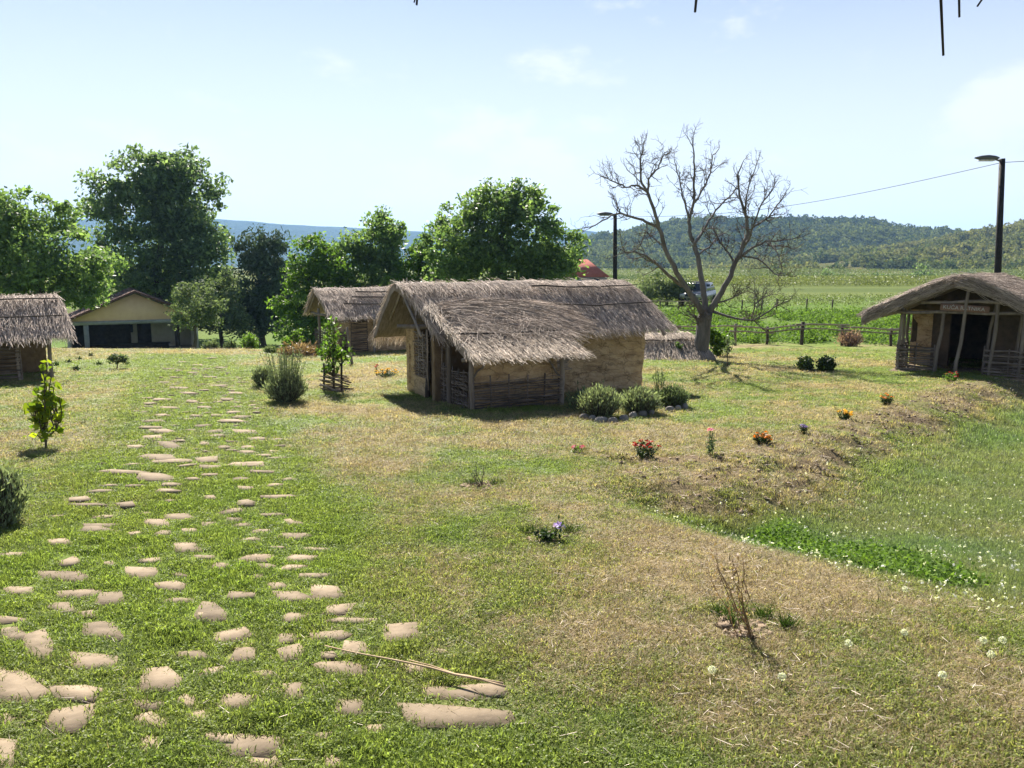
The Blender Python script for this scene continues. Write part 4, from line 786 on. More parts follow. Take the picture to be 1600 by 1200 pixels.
pxtree('broadleaf_tree', 'light green tree right beside the dark pine, behind the half hidden hut', 495, 560, 50, [(495, 410, 34, 42), (470, 430, 24, 40), (520, 430, 34, 46), (490, 480, 45, 40), (450, 480, 22, 34), (468, 520, 28, 26, -1)], .22, 240, 60, .24, M['bright'], G_T, (.45, .8))
pxtree('broadleaf_tree', 'upright tree with ragged top above the half hidden hut', 585, 560, 52, [(590, 380, 36, 46), (545, 390, 22, 36), (612, 370, 20, 38, 1), (575, 430, 58, 36), (620, 430, 22, 32), (560, 465, 55, 24)], .28, 280, 60, .26, M['ash'], G_T, (.5, .85))
pxtree('broadleaf_tree', 'loose bright green tree between the upright tree and the round tree', 655, 560, 50, [(655, 400, 22, 28), (640, 440, 30, 26), (680, 430, 28, 30)], .16, 110, 55, .23, M['bright'], G_T, (.4, .7))
pxtree('walnut_tree', 'broad round walnut tree rising behind the largest hut', 790, 560, 46, [(785, 370, 88, 66), (720, 395, 55, 50, -1), (855, 395, 55, 48, -1), (765, 325, 40, 32), (805, 320, 38, 32), (866, 420, 34, 34, 1), (790, 430, 105, 42), (690, 350, 26, 14, 1)], .38, 620, 62, .25, M['ash'], G_T, (.4, .8))
pxtree('bush_tree', 'round grey green bush behind the silver car', 1042, 470, 60, [(1040, 448, 38, 22), (1062, 455, 26, 18), (1015, 455, 22, 16)], .12, 110, 60, .2, M['olive'], None, (.35, .7), cat='bush')
# scattered bushes in the valley
for i, (px, py, r_, D, lab) in enumerate(((1290, 432, 12, 260, 'dark round bush at the far end of the pale crop field'), (1315, 436, 10, 250, 'small bush left of the row of bushes below the scrubby slope'), (1340, 440, 13, 240, 'dark bush straight above the pink heather'), (1372, 441, 11, 235, 'bush nearest the roof tip of the hut with the name board'), (1225, 424, 14, 330, 'bush right of the bare tree at the foot of the hill'), (1260, 428, 11, 320, 'small pale bush in the far field'), (1395, 436, 12, 230, 'bush just left of the right hut roof'), (1440, 428, 14, 220, 'bush above the slope of the right hut roof'))):
    pxtree('bush', lab, px, py+r_, D, [(px, py, r_*1.3, r_*.9), (px+r_*.7, py+2, r_, r_*.7)], .15, 22, 40, .7, M['walnut' if i % 2 else 'ash'], 'bushes in the valley', (.8, 1.5), cat='bush')
# crop strips
def crop(name, label, D0, D1, x0, x1, h, n, c):
    yy = rng.uniform(D0, D1, n); xx = rng.uniform(x0, x1, n); mb = MB(); z = height(xx, yy); P = np.repeat(np.stack([xx, yy, z], -1), 5, 0); P[:, 2] += rng.uniform(.1, 1, len(P))*h; P[:, :2] += rng.normal(0, .25, (len(P), 2))
    mb.leaves(P, rng.uniform(.5, 1.1, len(P))*h*.26, up=.0, aspect=.35); mb.build(name, leaf_mat(name+'_leaf', tuple(np.array(c)*.7), c, trans=.3), kind='stuff', label=label)
crop('corn_rows', 'pale yellow green maize strip in the valley', 118, 132, 20, 92, 1.5, 6000, (.19, .22, .08))
crop('green_crop', 'dark green crop strip beyond the maize', 150, 172, 12, 110, 1.3, 6000, (.07, .12, .03))
crop('far_corn', 'far yellowish crop strip at the foot of the hills', 250, 300, 20, 200, 2.0, 6000, (.15, .185, .07))
crop('field_edge', 'rough tall grass along the far wire fence', 56, 66, 8, 40, .7, 2600, (.14, .18, .06))

# bare tree, limbs traced one by one
DT = 25.5; tb = at(1093, 562, DT); tb = np.array([tb[0], DT, H(tb[0], DT)])
bt = thing('bare_tree', 'leafless walnut tree with forking grey limbs beyond the lawn', 'tree', tb)
LIMBS = [([(1092, 566), (1095, 545), (1098, 515), (1103, 488)], 13, 11, 0),
 ([(1101, 492), (1092, 478), (1071, 448), (1054, 420), (1040, 389), (1029, 354), (1021, 326), (1012, 301), (1001, 284), (1001, 252), (1005, 231)], 5.9, .9, -1.2),
 ([(1029, 356), (1008, 345), (987, 340), (970, 333), (958, 335), (938, 347), (921, 356)], 3.2, .9, -2), ([(1012, 303), (1015, 277), (1029, 263), (1035, 245), (1040, 238)], 2.4, .8, -.8), ([(1012, 301), (994, 289), (977, 293), (959, 284), (938, 275)], 2.4, .8, -1.8),
 ([(1066, 446), (1040, 427), (1026, 413), (1008, 398), (991, 394), (970, 396)], 4, 1, -2.2), ([(1038, 385), (1020, 372), (1010, 362), (1000, 385), (985, 395)], 2, .8, .3),
 ([(1104, 490), (1101, 470), (1096, 438), (1091, 403), (1085, 382), (1077, 361), (1077, 340), (1084, 319), (1085, 287), (1085, 263), (1084, 238), (1082, 221)], 5.6, .8, .8),
 ([(1085, 382), (1099, 361), (1110, 340), (1124, 322), (1141, 305), (1152, 294)], 3.6, 1, 1.6), ([(1086, 315), (1099, 294), (1110, 270), (1113, 245), (1124, 231)], 2.6, .8, 1.8), ([(1077, 340), (1068, 312), (1061, 277), (1054, 252)], 2.4, .8, .2), ([(1090, 400), (1110, 385), (1120, 370), (1135, 365)], 2, .8, 1.2),
 ([(1104, 496), (1112, 480), (1124, 462), (1141, 434), (1148, 410), (1159, 389), (1169, 364), (1166, 340), (1159, 319), (1155, 300), (1152, 275), (1160, 255)], 6.3, .8, -.3),
 ([(1159, 389), (1172, 372), (1180, 345), (1190, 318), (1208, 294)], 3.4, .9, -1.4), ([(1150, 408), (1173, 389), (1197, 377), (1222, 375), (1250, 371)], 3.6, .8, -.8), ([(1168, 362), (1164, 320), (1172, 285), (1185, 249)], 2.6, .8, .9), ([(1146, 408), (1124, 375), (1113, 354)], 2.4, .8, .9), ([(1155, 398), (1190, 406), (1208, 427), (1222, 431)], 2.4, .8, -.9), ([(1176, 355), (1200, 340), (1215, 320), (1228, 300)], 2.4, .8, .2), ([(1197, 377), (1215, 395), (1222, 420)], 1.8, .7, -.9),
 ([(1112, 486), (1145, 497), (1173, 501), (1190, 494), (1212, 478), (1232, 470)], 3.2, .9, -1.6), ([(1173, 501), (1180, 475), (1200, 462)], 1.8, .8, -1.6), ([(1118, 474), (1145, 466), (1160, 457)], 2.4, .9, -.6), ([(1097, 515), (1089, 498), (1083, 493)], 4, 3, -.3)]
bm_ = MB(); sc = DT/F_PX; tw = MB(); tips = []
for li, (pp, r0, r1, dep) in enumerate(LIMBS):
    n = len(pp); f = np.linspace(0, 1, n); P = np.array([at(a, b, DT+dep*(q**.8 if li else 0)*1.2) for (a, b), q in zip(pp, f)])-tb
    if li: 
        root_d = 0
    m_ = n*3; t_ = np.linspace(0, 1, m_); Pq = np.stack([np.interp(t_, f, P[:, k]) for k in range(3)], -1); Pq[1:-1] += rng.normal(0, .012, (m_-2, 3)); rad = (r0*(1 if r0 > 5 else .8)+(r1-r0)*t_**.7*(1 if r0 > 5 else .8))*sc
    if li == 0: rad[:3] *= [1.35, 1.2, 1.08]
    bm_.tube(Pq, rad, 8 if r0 > 4 else 6); 
    if li > 0: tips.append((Pq, rad, r0))
bm_.build('trunk', M['bark_dead'], bt, True)
def twig(p, d, l, r_, lvl):
    n = 5; pts = [p]; q = d.copy()
    for k in range(n):
        q = q+rng.normal(0, .22, 3)+np.array([0, 0, .05]); q /= np.linalg.norm(q); pts.append(pts[-1]+q*l/n)
    pts = np.array(pts); tw.tube(pts, np.linspace(r_, max(.0038, r_*.45), n+1), 4 if lvl < 2 else 3, cap=False)
    if lvl < 3:
        for k in range(int(rng.integers(2, 5))):
            i = int(rng.integers(1, n+1)); dd = q+rng.normal(0, .75, 3); dd /= np.linalg.norm(dd); twig(pts[i], dd, l*rng.uniform(.4, .7), max(.005, r_*.6), lvl+1)
for Pq, rad, r0 in tips:
    m_ = len(Pq); st_ = .45 if r0 > 5 else .2
    for k in range(int(16 if r0 > 5 else 12)):
        i = int(rng.uniform(st_, 1)*(m_-1)); d = Pq[min(i+1, m_-1)]-Pq[i-1]; d /= np.linalg.norm(d)+1e-9; d = d*.7+rng.normal(0, .6, 3); d[2] = d[2]+.15; d /= np.linalg.norm(d); twig(Pq[i], d, rng.uniform(.3, .66), max(.008, min(rad[i]*.55, .016)), 1)
    twig(Pq[-1], (Pq[-1]-Pq[-2])/np.linalg.norm(Pq[-1]-Pq[-2]), .32, .011, 1)
tw.build('twigs', M['bark'], bt)
# small bare shrub beyond the fence
sb = g(1185, 485); sb = at(1188, 478, 49.0); sb[2] = H(sb[0], 49.); o = thing('bare_shrub', 'thin leafless shrub beyond the far fence, right of the bare tree', 'shrub', sb); tw = MB()
for k in range(7): d = np.array([rng.normal(0, .35), rng.normal(0, .3), 1.]); d /= np.linalg.norm(d); twig(np.zeros(3), d, rng.uniform(1.2, 2.0), .02, 0)
tw.build('stem', M['bark_dead'], o)

# ------------------------------------------------------------------ shrubs, lavender, flowers
def dome(name, label, base, r, h, n, size, mat, cat='shrub', group=None, spikes=0, spike_h=.3, spray=True, aspect=.22, mat2=None):
    """clump of upright sprays springing from one foot"""
    t = thing(name, label, cat, base, 0, group); st = MB(); lf = MB()
    m = max(12, n//14); a = rng.uniform(0, 6.283, m); rr = np.sqrt(rng.random(m)); dx, dy = rr*np.cos(a), rr*np.sin(a); hh = h*np.sqrt(np.clip(1-.75*rr**2, 0, 1))*rng.uniform(.75, 1.08, m)
    A = np.stack([dx*r*.25, dy*r*.25, -.03+0*a], -1); B = np.stack([dx*r, dy*r, hh], -1)
    st.straws(A, B, .006, .003, bend=np.stack([dx*r*.15, dy*r*.15, hh*.1], -1)); st.build('stem', M['bark'] if mat2 is None else mat2, t)
    f = rng.random((n,))**.6; i = rng.integers(0, m, n); P = A[i]+(B-A)[i]*f[:, None]+rng.normal(0, size*.55, (n, 3)); P[:, 2] = np.maximum(P[:, 2], .01)
    d = (B-A)[i]; d /= np.linalg.norm(d, axis=1)[:, None]; d = d+rng.normal(0, .35 if spray else 1, (n, 3)); d /= np.linalg.norm(d, axis=1)[:, None]
    sz = size*rng.uniform(.6, 1.4, n)[:, None]; nn = rng.normal(size=(n, 3)); s_ = np.cross(d, nn); s_ /= np.linalg.norm(s_, axis=1)[:, None]
    lf.add(np.stack([P-d*sz*.5, P+s_*sz*aspect*.5, P+d*sz*.5, P-s_*sz*aspect*.5], 1).reshape(-1, 3), np.arange(4*n).reshape(-1, 4)); lf.build('foliage', mat, t)
    if spikes:
        sp = MB()
        for k in range(spikes):
            a_ = rng.uniform(0, 6.28); q = rng.random()**.5; p0 = np.array([math.cos(a_)*r*.4*q, math.sin(a_)*r*.4*q, h*.3]); p1 = np.array([math.cos(a_)*r*1.0*q+rng.normal(0, .05), math.sin(a_)*r*.8*q, h*.8+spike_h*rng.uniform(.5, 1.1)])
            sp.straws([p0], [p1], .008, .004); kk = 22; f_ = rng.uniform(.35, 1, kk)[:, None]; sp.leaves(p0+(p1-p0)*f_+rng.normal(0, .015, (kk, 3)), .05, aspect=.35)
        sp.build('flower_stalk', mat, t)
    return t
G_L = 'lavender bushes on the lawn'
def S_(px_w, D): return px_w*D/F_PX
b = g(447, 628); dome('lavender', 'large grey lavender bush with tall pale stalks beside the stone path', b, S_(34, b[1]), S_(48, b[1]), 5200, 0.083, M['lav'], group=G_L, spikes=60, spike_h=S_(44, b[1]))
b = g(411, 603); dome('lavender', 'smaller rounded dark lavender bush behind the large stalky one', b, S_(17, b[1]), S_(32, b[1]), 2600, 0.075, M['lav'], group=G_L)
for (px, py, w, h, lab) in ((937, 650, 44, 47, 'leftmost and biggest lavender bush of the stone edged bed by the hut wall'), (1000, 645, 40, 40, 'middle lavender bush of the stone edged bed'), (1050, 636, 28, 34, 'dark small lavender bush at the right end of the stone edged bed')):
    b = g(px, py); dome('lavender', lab, b, S_(w*.85, b[1]), S_(h, b[1]), 5200, 0.075, M['lav'] if px < 1040 else M['olive'], group=G_L)
b = g(1030, 632); dome('tall_herb', 'thin upright herb stalks rising behind the bed of lavender', b, .12, .5, 160, .06, M['olive'], spikes=9, spike_h=.28)
b = g(905, 640); dome('grass_clump', 'wispy tall grass at the left end of the lavender bed', b, .2, .42, 120, .12, M['olive'], 'grass clump')
b = g(-2, 818); dome('lavender', 'dark grey green bush cut by the left edge of the picture', b, S_(42, b[1]), S_(92, b[1]), 5600, 0.068, M['lav'], group=G_L)
for px, py, w, h, lab in ((1258, 579, 11, 21, 'left one of the two round dark shrubs on the lawn'), (1290, 580, 13, 22, 'right one of the two round dark shrubs on the lawn')):
    b = g(px, py); dome('round_shrub', lab, b, S_(w, b[1]), S_(h, b[1]), 1500, .09, M['shrub'], group='clipped round shrubs', spray=False, aspect=.5)
b = g(1328, 541); dome('heather_bush', 'pinkish flowering heather bush in front of the rail fence', b, S_(21, b[1]), S_(25, b[1]), 1500, .12, M['heather'])
b = g(1120, 557); pxtree('leafy_shrub', 'bright leafy shrub right beside the bare trunk', 1121, 557, b[1], [(1120, 528, 14, 16), (1124, 545, 9, 12), (1113, 520, 8, 9)], .03, 26, 40, .15, M['bright'], None, (.12, .24), cat='shrub')
b = g(1058, 560); pxtree('leafy_shrub', 'small bright seedling in front of the low straw roof', 1058, 560, b[1], [(1058, 546, 7, 9)], .012, 9, 22, .12, M['bright'], None, (.08, .16), cat='shrub')
b = g(1137, 574); pxtree('sapling', 'very thin young sapling right of the bare tree', 1137, 574, b[1], [(1136, 540, 9, 16)], .014, 12, 14, .09, M['olive'], None, (.1, .2))
pxtree('sapling', 'low leafy sapling in front of the half hidden hut', 455, 556, 29, [(455, 535, 12, 14), (462, 525, 8, 10)], .02, 16, 34, .12, M['bright'], None, (.15, .25))
b = g(523, 611); D = b[1]; sap = pxtree('sapling', 'young fruit tree growing out of a bundle of sticks on the lawn', 522, 611, D, [(521, 540, 16, 26), (510, 552, 12, 14), (533, 555, 12, 12), (520, 512, 8, 16), (520, 572, 14, 12)], .022, 70, 9, .10, M['bright'], None, (.12, .26))
t = thing('stick_guard', 'bundle of dry sticks stacked round the foot of the young fruit tree', 'stick bundle', b); 
for k in range(26):
    a_ = rng.uniform(-.5, .5); z_ = .02+.40*rng.random(); y_ = rng.choice([-.14, .14])+rng.normal(0, .03); MB().tube(wig((-.26+rng.normal(0, .05), y_, z_), (.24+rng.normal(0, .06), y_+rng.normal(0, .05), max(.02, z_-.12+rng.normal(0, .05))), 4, .012), rng.uniform(.011, .02), 5).build('stick', M['rod'] if k % 3 else M['rod_pale'], t)
for x_, y_ in ((-.05, .02), (.17, -.1), (-.22, -.08)): MB().tube(wig((x_, y_, -.1), (x_+.02, y_, .62), 4, .008), .024, 6).build('stake', M['pole_dark'], t)
b = g(72, 701); D = b[1]; v = pxtree('young_poplar', 'young yellow green poplar sapling on the lawn at the left', 72, 701, D, [(72, 655, 19, 34), (75, 610, 15, 24), (58, 640, 14, 22), (68, 572, 6, 12), (86, 640, 13, 26)], .014, 64, 6, .10, M['vine'], None, (.05, .12), aspect=.85)
b = g(182, 577); pxtree('rose_bush', 'low sparse rose bush on the lawn left of the path', 183, 577, b[1], [(184, 562, 14, 7), (175, 560, 6, 5), (194, 560, 6, 6)], .015, 22, 14, .1, M['olive'], None, (.08, .14), cat='shrub')
for i, (px, py, w, lab) in enumerate(((118, 579, 8, 'dark clipped stump with shoots on the left lawn'), (88, 571, 4, 'first tiny plant of the row beside the left hut'), (107, 567, 4, 'second tiny plant of the row beside the left hut'), (125, 563, 4, 'third tiny plant of the row beside the left hut'), (142, 557, 6, 'last tiny plant of the row, nearest the tan house'), (155, 570, 5, 'tiny plant between the stump and the rose bush'))):
    b = g(px, py); dome('small_plant', lab, b, S_(w*.6, b[1]), S_(w, b[1]), 110, .06, M['shrub'], 'plant', 'small plants on the left lawn', spray=False, aspect=.5)
for i, (px, py, D, w, h, lab) in enumerate(((330, 549, 31, 13, 12, 'low grey plant left of the shrub at the lawn edge'), (361, 549, 31, 8, 14, 'small upright plant between two low shrubs at the lawn edge'), (391, 549, 31, 15, 26, 'rounded bright shrub at the far edge of the lawn'), (424, 566, 28, 9, 9, 'tiny shrub behind the rounded dark lavender'))):
    p0 = at(px, py, D); b = np.array([p0[0], D, H(p0[0], D)]); dome('low_shrub', lab, b, S_(w, D), S_(h, D), 900, .1, M['bright'] if i == 2 else M['olive'], 'shrub', 'low shrubs at the edge of the lawn', spray=False, aspect=.5)
b = g(470, 556); dome('brush_pile', 'dark heap of cut brush in front of the half hidden hut', b, S_(36, b[1]), S_(17, b[1]), 1500, .16, M['dryleaf'], 'brush heap', mat2=M['rod'])
# flowers along the bank
def flowers(name, label, px, py, w, h, fmat, nf, fs, mat='shrub', group='flowering plants along the bank', nl=260, tall=False, cat='flower'):
    b = g(px, py); D = b[1]; r_ = S_(w/2, D); hh = S_(h, D); t = thing(name, label, cat, b, 0, group); st, lf = MB(), MB(); n = max(5, nf*2); a = rng.uniform(0, 6.28, n); q = np.sqrt(rng.random(n)); B = np.stack([np.cos(a)*q*r_, np.sin(a)*q*r_, hh*rng.uniform(.5, .95, n)*(1-.25*q)], -1); A = B*np.array([.15, .15, 0])-[0, 0, .02]
    st.straws(A, B, .005, .003, bend=B*np.array([.12, .12, .05])); st.build('stem', M['shrub'], t); i = rng.integers(0, n, nl); f = rng.random(nl)[:, None]**.7; lf.leaves(A[i]+(B-A)[i]*f+rng.normal(0, .022, (nl, 3)), rng.uniform(.025, .06, nl), up=.6, aspect=.4); lf.build('foliage', M[mat], t)
    for k in range(nf):
        fl = MB(); m_ = 16; aa = np.arange(m_)*2.4; rr = fs*np.sqrt((np.arange(m_)+.5)/m_); c = B[k % n]+np.array([0, 0, .01]); tl = rng.normal(0, .3, 2)
        Pq = np.stack([rr*np.cos(aa), rr*np.sin(aa), .5*(fs-rr)], -1); fl.leaves(Pq, fs*.8, up=1.5, aspect=.8); ob = fl.build('flower_head', M[fmat], t); ob.location = c; ob.rotation_euler = (tl[0], tl[1], 0)
    return t
flowers('rose_plant', 'small fading pink rose at the near end of the bank', 902, 709, 22, 16, 'pink', 4, .03, 'bright', nl=110)
flowers('chrysanthemum', 'dark red flowering chrysanthemum on the near bank', 1008, 717, 44, 34, 'red', 13, .03, nl=420)
flowers('tall_aster', 'tall thin plant with one pink flower on top', 1107, 711, 15, 47, 'pink', 1, .045, 'olive', nl=220)
flowers('marigold', 'deep orange marigold between the tall pink flower and the violet one', 1189, 694, 30, 22, 'orange', 15, .028, nl=520)
flowers('violet_aster', 'tiny violet flower between two marigolds on the bank', 1254, 675, 13, 15, 'violet', 5, .03, nl=160)
flowers('marigold', 'bright yellow orange marigold, middle one of the bank row', 1318, 656, 28, 17, 'yellow', 17, .03, nl=420)
flowers('marigold', 'bronze marigold right of the bright yellow one', 1385, 633, 20, 20, 'orange', 10, .027, nl=460)
flowers('marigold', 'reddish bushy marigold in front of the hut with the name board', 1487, 597, 26, 18, 'red', 9, .03, 'bright', nl=700)
b = g(604, 589); t = flowers('marigold_bed', 'low bed of yellow flowers left of the largest hut', 604, 589, 38, 15, 'yellow', 26, .03, nl=520, group='flowering plants on the lawn', cat='flower bed')
flowers('canna', 'single red flower at the left of the yellow bed', 588, 586, 6, 22, 'red', 3, .04, 'bright', group='flowering plants on the lawn', nl=40)
flowers('ageratum', 'dark leafy plant with one violet flower in the dry lawn', 858, 846, 46, 30, 'violet', 1, .048, 'shrub', nl=300, group='flowering plants on the lawn')
def dig_ring(px, py, w): 
    b = g(px, py); r_ = S_(w/2, b[1]); a = rng.uniform(0, 6.28, 200); q = r_*np.sqrt(rng.random(200)); xx, yy = b[0]+np.cos(a)*q, b[1]+np.sin(a)*q; mb = MB()
    for k in range(70): s_ = rng.uniform(.008, .025); mb.box((xx[k], yy[k], H(xx[k], yy[k])+s_*.3), (s_*2, s_*1.6, s_), rz=rng.random()*3, rx=rng.random(), jit=s_*.2)
    return mb
def green_tufts(spots, label):
    mb = MB()
    for px, py, w in spots:
        b = g(px, py); r_ = S_(w/2, b[1]); n = 90; q = rng.normal(0, r_*.5, (n, 2)); A = np.c_[b[0]+q[:, 0], b[1]+q[:, 1]*.7, np.full(n, b[2]-.01)]; l = rng.uniform(.03, .085, n); a = rng.uniform(0, 6.28, n)
        mb.straws(A, A+np.stack([np.cos(a)*l*.7, np.sin(a)*l*.7, l], -1), .003, .0008)
    mb.build('grass_tufts', M['weed'], kind='stuff', label=label)
green_tufts([(1130, 962, 46), (1195, 965, 40), (1228, 980, 22), (1140, 972, 30), (828, 832, 36), (893, 832, 30), (735, 757, 24), (775, 757, 20)], 'uncut green grass left round the young plants')
dig_ring(1165, 985, 90).build('dug_soil', M['earth'], kind='stuff', label='dug soil round the withered plant'); dig_ring(750, 762, 60).build('dug_soil', M['earth'], kind='stuff', label='dug soil round the small twiggy plant'); dig_ring(850, 842, 70).build('dug_soil', M['earth'], kind='stuff', label='dug soil round the violet flower')
b = g(1172, 1000); t = thing('withered_plant', 'tall withered brown plant standing in the dry lawn at the right', 'plant', b); tw = MB(); lf = MB()
for k in range(9):
    e = np.array([rng.normal(-.09, .06), rng.normal(0, .06), rng.uniform(.34, .52)]); P_ = wig((rng.normal(0, .015), rng.normal(0, .015), -.03), e, 6, .012); tw.tube(P_, np.linspace(.0032, .0014, 6), 4); lf.leaves(np.repeat(P_[2:], 5, 0)+rng.normal(0, .02, (20, 3)), rng.uniform(.015, .035, 20), aspect=.4)
tw.build('stem', M['dryleaf'], t); lf.build('foliage', M['dryleaf'], t)
b = g(753, 762); t = thing('twiggy_plant', 'small twiggy young plant in a dug hole on the lawn', 'plant', b); tw = MB(); lf = MB()
for k in range(6):
    e = np.array([rng.normal(0, .06), rng.normal(0, .05), rng.uniform(.18, .33)]); P_ = wig((0, 0, -.03), e, 5, .01); tw.tube(P_, np.linspace(.005, .002, 5), 4); lf.leaves(np.repeat(P_[2:], 4, 0)+rng.normal(0, .02, (12, 3)), rng.uniform(.02, .04, 12), aspect=.4)
tw.build('stem', M['bark'], t); lf.build('foliage', M['olive'], t)
# dandelion clocks near the camera
for i, (px, py, lab) in enumerate(((1112, 1055, 'dandelion clock left of its pair below the withered plant'), (1221, 1066, 'dandelion clock right of its pair below the withered plant'), (1325, 1012, 'dandelion clock above the empty lawn right of the withered plant'), (1412, 995, 'large dandelion clock nearest the meadow edge'), (1471, 1063, 'dandelion clock standing alone at the lower right'), (1535, 1007, 'upper left of three dandelion clocks at the right edge'), (1547, 1030, 'lowest of three dandelion clocks at the right edge'), (1565, 1007, 'rightmost dandelion clock of three at the right edge'), (1413, 925, 'dandelion clock on the meadow edge'))):
    b = g(px, py+9); t = thing('dandelion_clock', lab, 'dandelion', b, 0, 'dandelion clocks on the lawn'); st = MB(); st.straws([[0, 0, -.01]], [[0, 0, .05]], .002, .0015); st.build('stem', M['olive'], t)
    fl = MB(); n = 120; d = rng.normal(size=(n, 3)); d /= np.linalg.norm(d, axis=1)[:, None]; fl.leaves(np.array([0, 0, .055])+d*.016, .009, aspect=.9); fl.build('seed_head', M['fluff'], t)
# stones edging the lavender bed
t = thing('stone_edging', 'row of grey field stones edging the lavender bed', 'stone edging', (0, 0, 0))
for px, py, w in ((913, 655, 16), (926, 657, 14), (940, 660, 22), (958, 661, 18), (975, 657, 18), (990, 652, 16), (1004, 650, 16), (1018, 648, 14), (1046, 643, 16), (1059, 641, 12), (1070, 638, 14)):
    b = g(px, py); r_ = S_(w/2, b[1]); mb = MB(); th = np.linspace(0, 2*math.pi, 9)[:-1]; k1 = rng.uniform(.8, 1.15, 8)
    rings = [np.stack([np.cos(th)*r_*f*k1, np.sin(th)*r_*.75*f*k1, 0*th+zz], -1) for f, zz in ((.95, -.05), (1, .03), (.85, .075), (.4, .095))]; mb.grid(np.stack([np.concatenate([q, q[:1]]) for q in rings], 0)); mb.add(np.concatenate([rings[-1]]), [tuple(range(8))]); o = mb.build('stone', M['rock'], t, True); o.location = b; o.rotation_euler = (0, 0, rng.random())
# ------------------------------------------------------------------ poles, fences, lamps, wire
b = g(551, 568); t = MB(); t.tube(wig((b[0], b[1], b[2]-.15), (b[0]-S_(8, b[1]), b[1]+.1, b[2]+S_(57, b[1])), 6, .012), np.linspace(.05, .035, 6), 7); t.build('leaning_post', M['pole'], None, True, label='single crooked post leaning on the lawn before the half hidden hut', cat='post')
# reeds dropped on the path
for p0, p1, rr, lab in (((508, 1019), (786, 1088), .006, 'long dry reed lying across the flagstones'), ((640, 1042), (790, 1093), .005, 'second dry reed lying along the thick end of the long one')):
    a, b = g(*p0), g(*p1); P_ = wig(a+[0, 0, .035], b+[0, 0, .06], 9, .003); MB().tube(P_, np.linspace(rr*.5, rr, 9), 6).build('dry_reed', M['reed'], None, True, label=lab, cat='reed')
# front rail fence
f1 = thing('rail_fence', 'weathered fence of poles running behind the lawn', 'fence', (0, 0, 0)); posts = []
for px, top, bot in ((985, 512, 545), (1010, 512, 544), (1053, 512, 545), (1100, 511, 544), (1148, 509, 543), (1198, 513, 541), (1251, 507, 543), (1315, 507, 541), (1392, 511, 540), (1425, 511, 540), (1462, 511, 540), (1500, 511, 540)):
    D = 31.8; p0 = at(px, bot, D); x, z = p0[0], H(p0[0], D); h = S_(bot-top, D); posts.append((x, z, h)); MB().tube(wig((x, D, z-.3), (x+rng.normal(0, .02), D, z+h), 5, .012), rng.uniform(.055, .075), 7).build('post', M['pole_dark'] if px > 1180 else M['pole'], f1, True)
for k, (q0, q1) in enumerate(zip(posts[:-1], posts[1:])):
    for off, rr in ((-.03, .032), (-.19, .026)):
        MB().tube(wig((q0[0]-.25, 31.72+rng.normal(0, .02), q0[1]+q0[2]*.95+off+rng.normal(0, .03)), (q1[0]+.25, 31.72+rng.normal(0, .02), q1[1]+q1[2]*.95+off+rng.normal(0, .03)), 6, .015), rr*rng.uniform(.8, 1.15), 6).build('rail', M['rod_pale'] if off > -.1 else M['pole'], f1, True)
# far wire fence
f2 = thing('wire_fence', 'thin far fence of small posts and a pale rail beside the car', 'fence', (0, 0, 0)); pp = []
for px in (1000, 1031, 1060, 1120, 1159, 1190, 1213, 1260, 1300): 
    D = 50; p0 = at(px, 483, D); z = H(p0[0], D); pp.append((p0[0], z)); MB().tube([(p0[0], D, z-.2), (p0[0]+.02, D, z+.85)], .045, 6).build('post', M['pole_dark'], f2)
for q0, q1 in zip(pp[:-1], pp[1:]):
    MB().tube([(q0[0], 49.94, q0[1]+.8), (q1[0], 49.94, q1[1]+.8)], .025 if q0[0] < 12 else .008, 5).build('rail' if q0[0] < 12 else 'wire', M['rod_pale'], f2)
# grey heap on the bank
b = at(1250, 500, 38.); b[2] = H(b[0], 38.); t = thing('stone_heap', 'grey heap half buried in weeds on the green bank', 'stone heap', b)
for k in range(7): mb = MB(); mb.box((rng.normal(0, .3), rng.normal(0, .15), rng.random()*.12), rng.uniform(.25, .5, 3)*[1.3, 1, .7], rz=rng.random()*3, rx=rng.normal(0, .3), jit=.05); mb.build('stone', M['bark_dead'], t)
def lamp(label, px, top_py, D, wpx, base_px):
    p0 = at(px, top_py, D); z = H(p0[0], D); t = thing('street_lamp', label, 'street lamp', (p0[0], D, z), 0, 'street lamps on tarred poles'); h = p0[2]-z; r_ = S_(wpx/2, D); bx = at(base_px, 565, D)[0]-p0[0]
    MB().tube([(bx*1.1, 0, -.5), (bx*.5, 0, h*.5), (0, 0, h)], [r_*1.15, r_*1.05, r_*.9], 10).build('pole', M['tar'], t, True)
    s = r_/.11; mb = MB(); mb.tube([(0, 0, h-.1), (-.25*s, -.02, h-.02)], .03*s, 6); mb.build('arm', M['metal'], t)
    mb = MB(); xs_ = np.array([-.12, -.25, -.5, -.75, -.95])*s; wd_ = np.array([.05, .13, .16, .14, .06])*s; th_ = np.array([.04, .09, .13, .10, .03])*s; rings = []
    for x_, w_, q_ in zip(xs_, wd_, th_): a = np.linspace(0, 2*math.pi, 11); rings.append(np.stack([0*a+x_, np.cos(a)*w_, h-.02+.05*s+np.sin(a)*q_*.8], -1))
    mb.grid(np.stack(rings, 0)); mb.build('lamp_head', M['metal'], t, True); mb = MB(); mb.box((-.55*s, 0, h-.06*s), (.5*s, .2*s, .04*s)); mb.build('lens', M['lamp_glass'], t)
    return p0
l1 = lamp('black street lamp rising behind the roof of the largest hut', 961, 335, 42, 6.5, 960)
l2 = lamp('tall black street lamp rising behind the hut with the name board', 1566, 248, 27, 9.5, 1553)
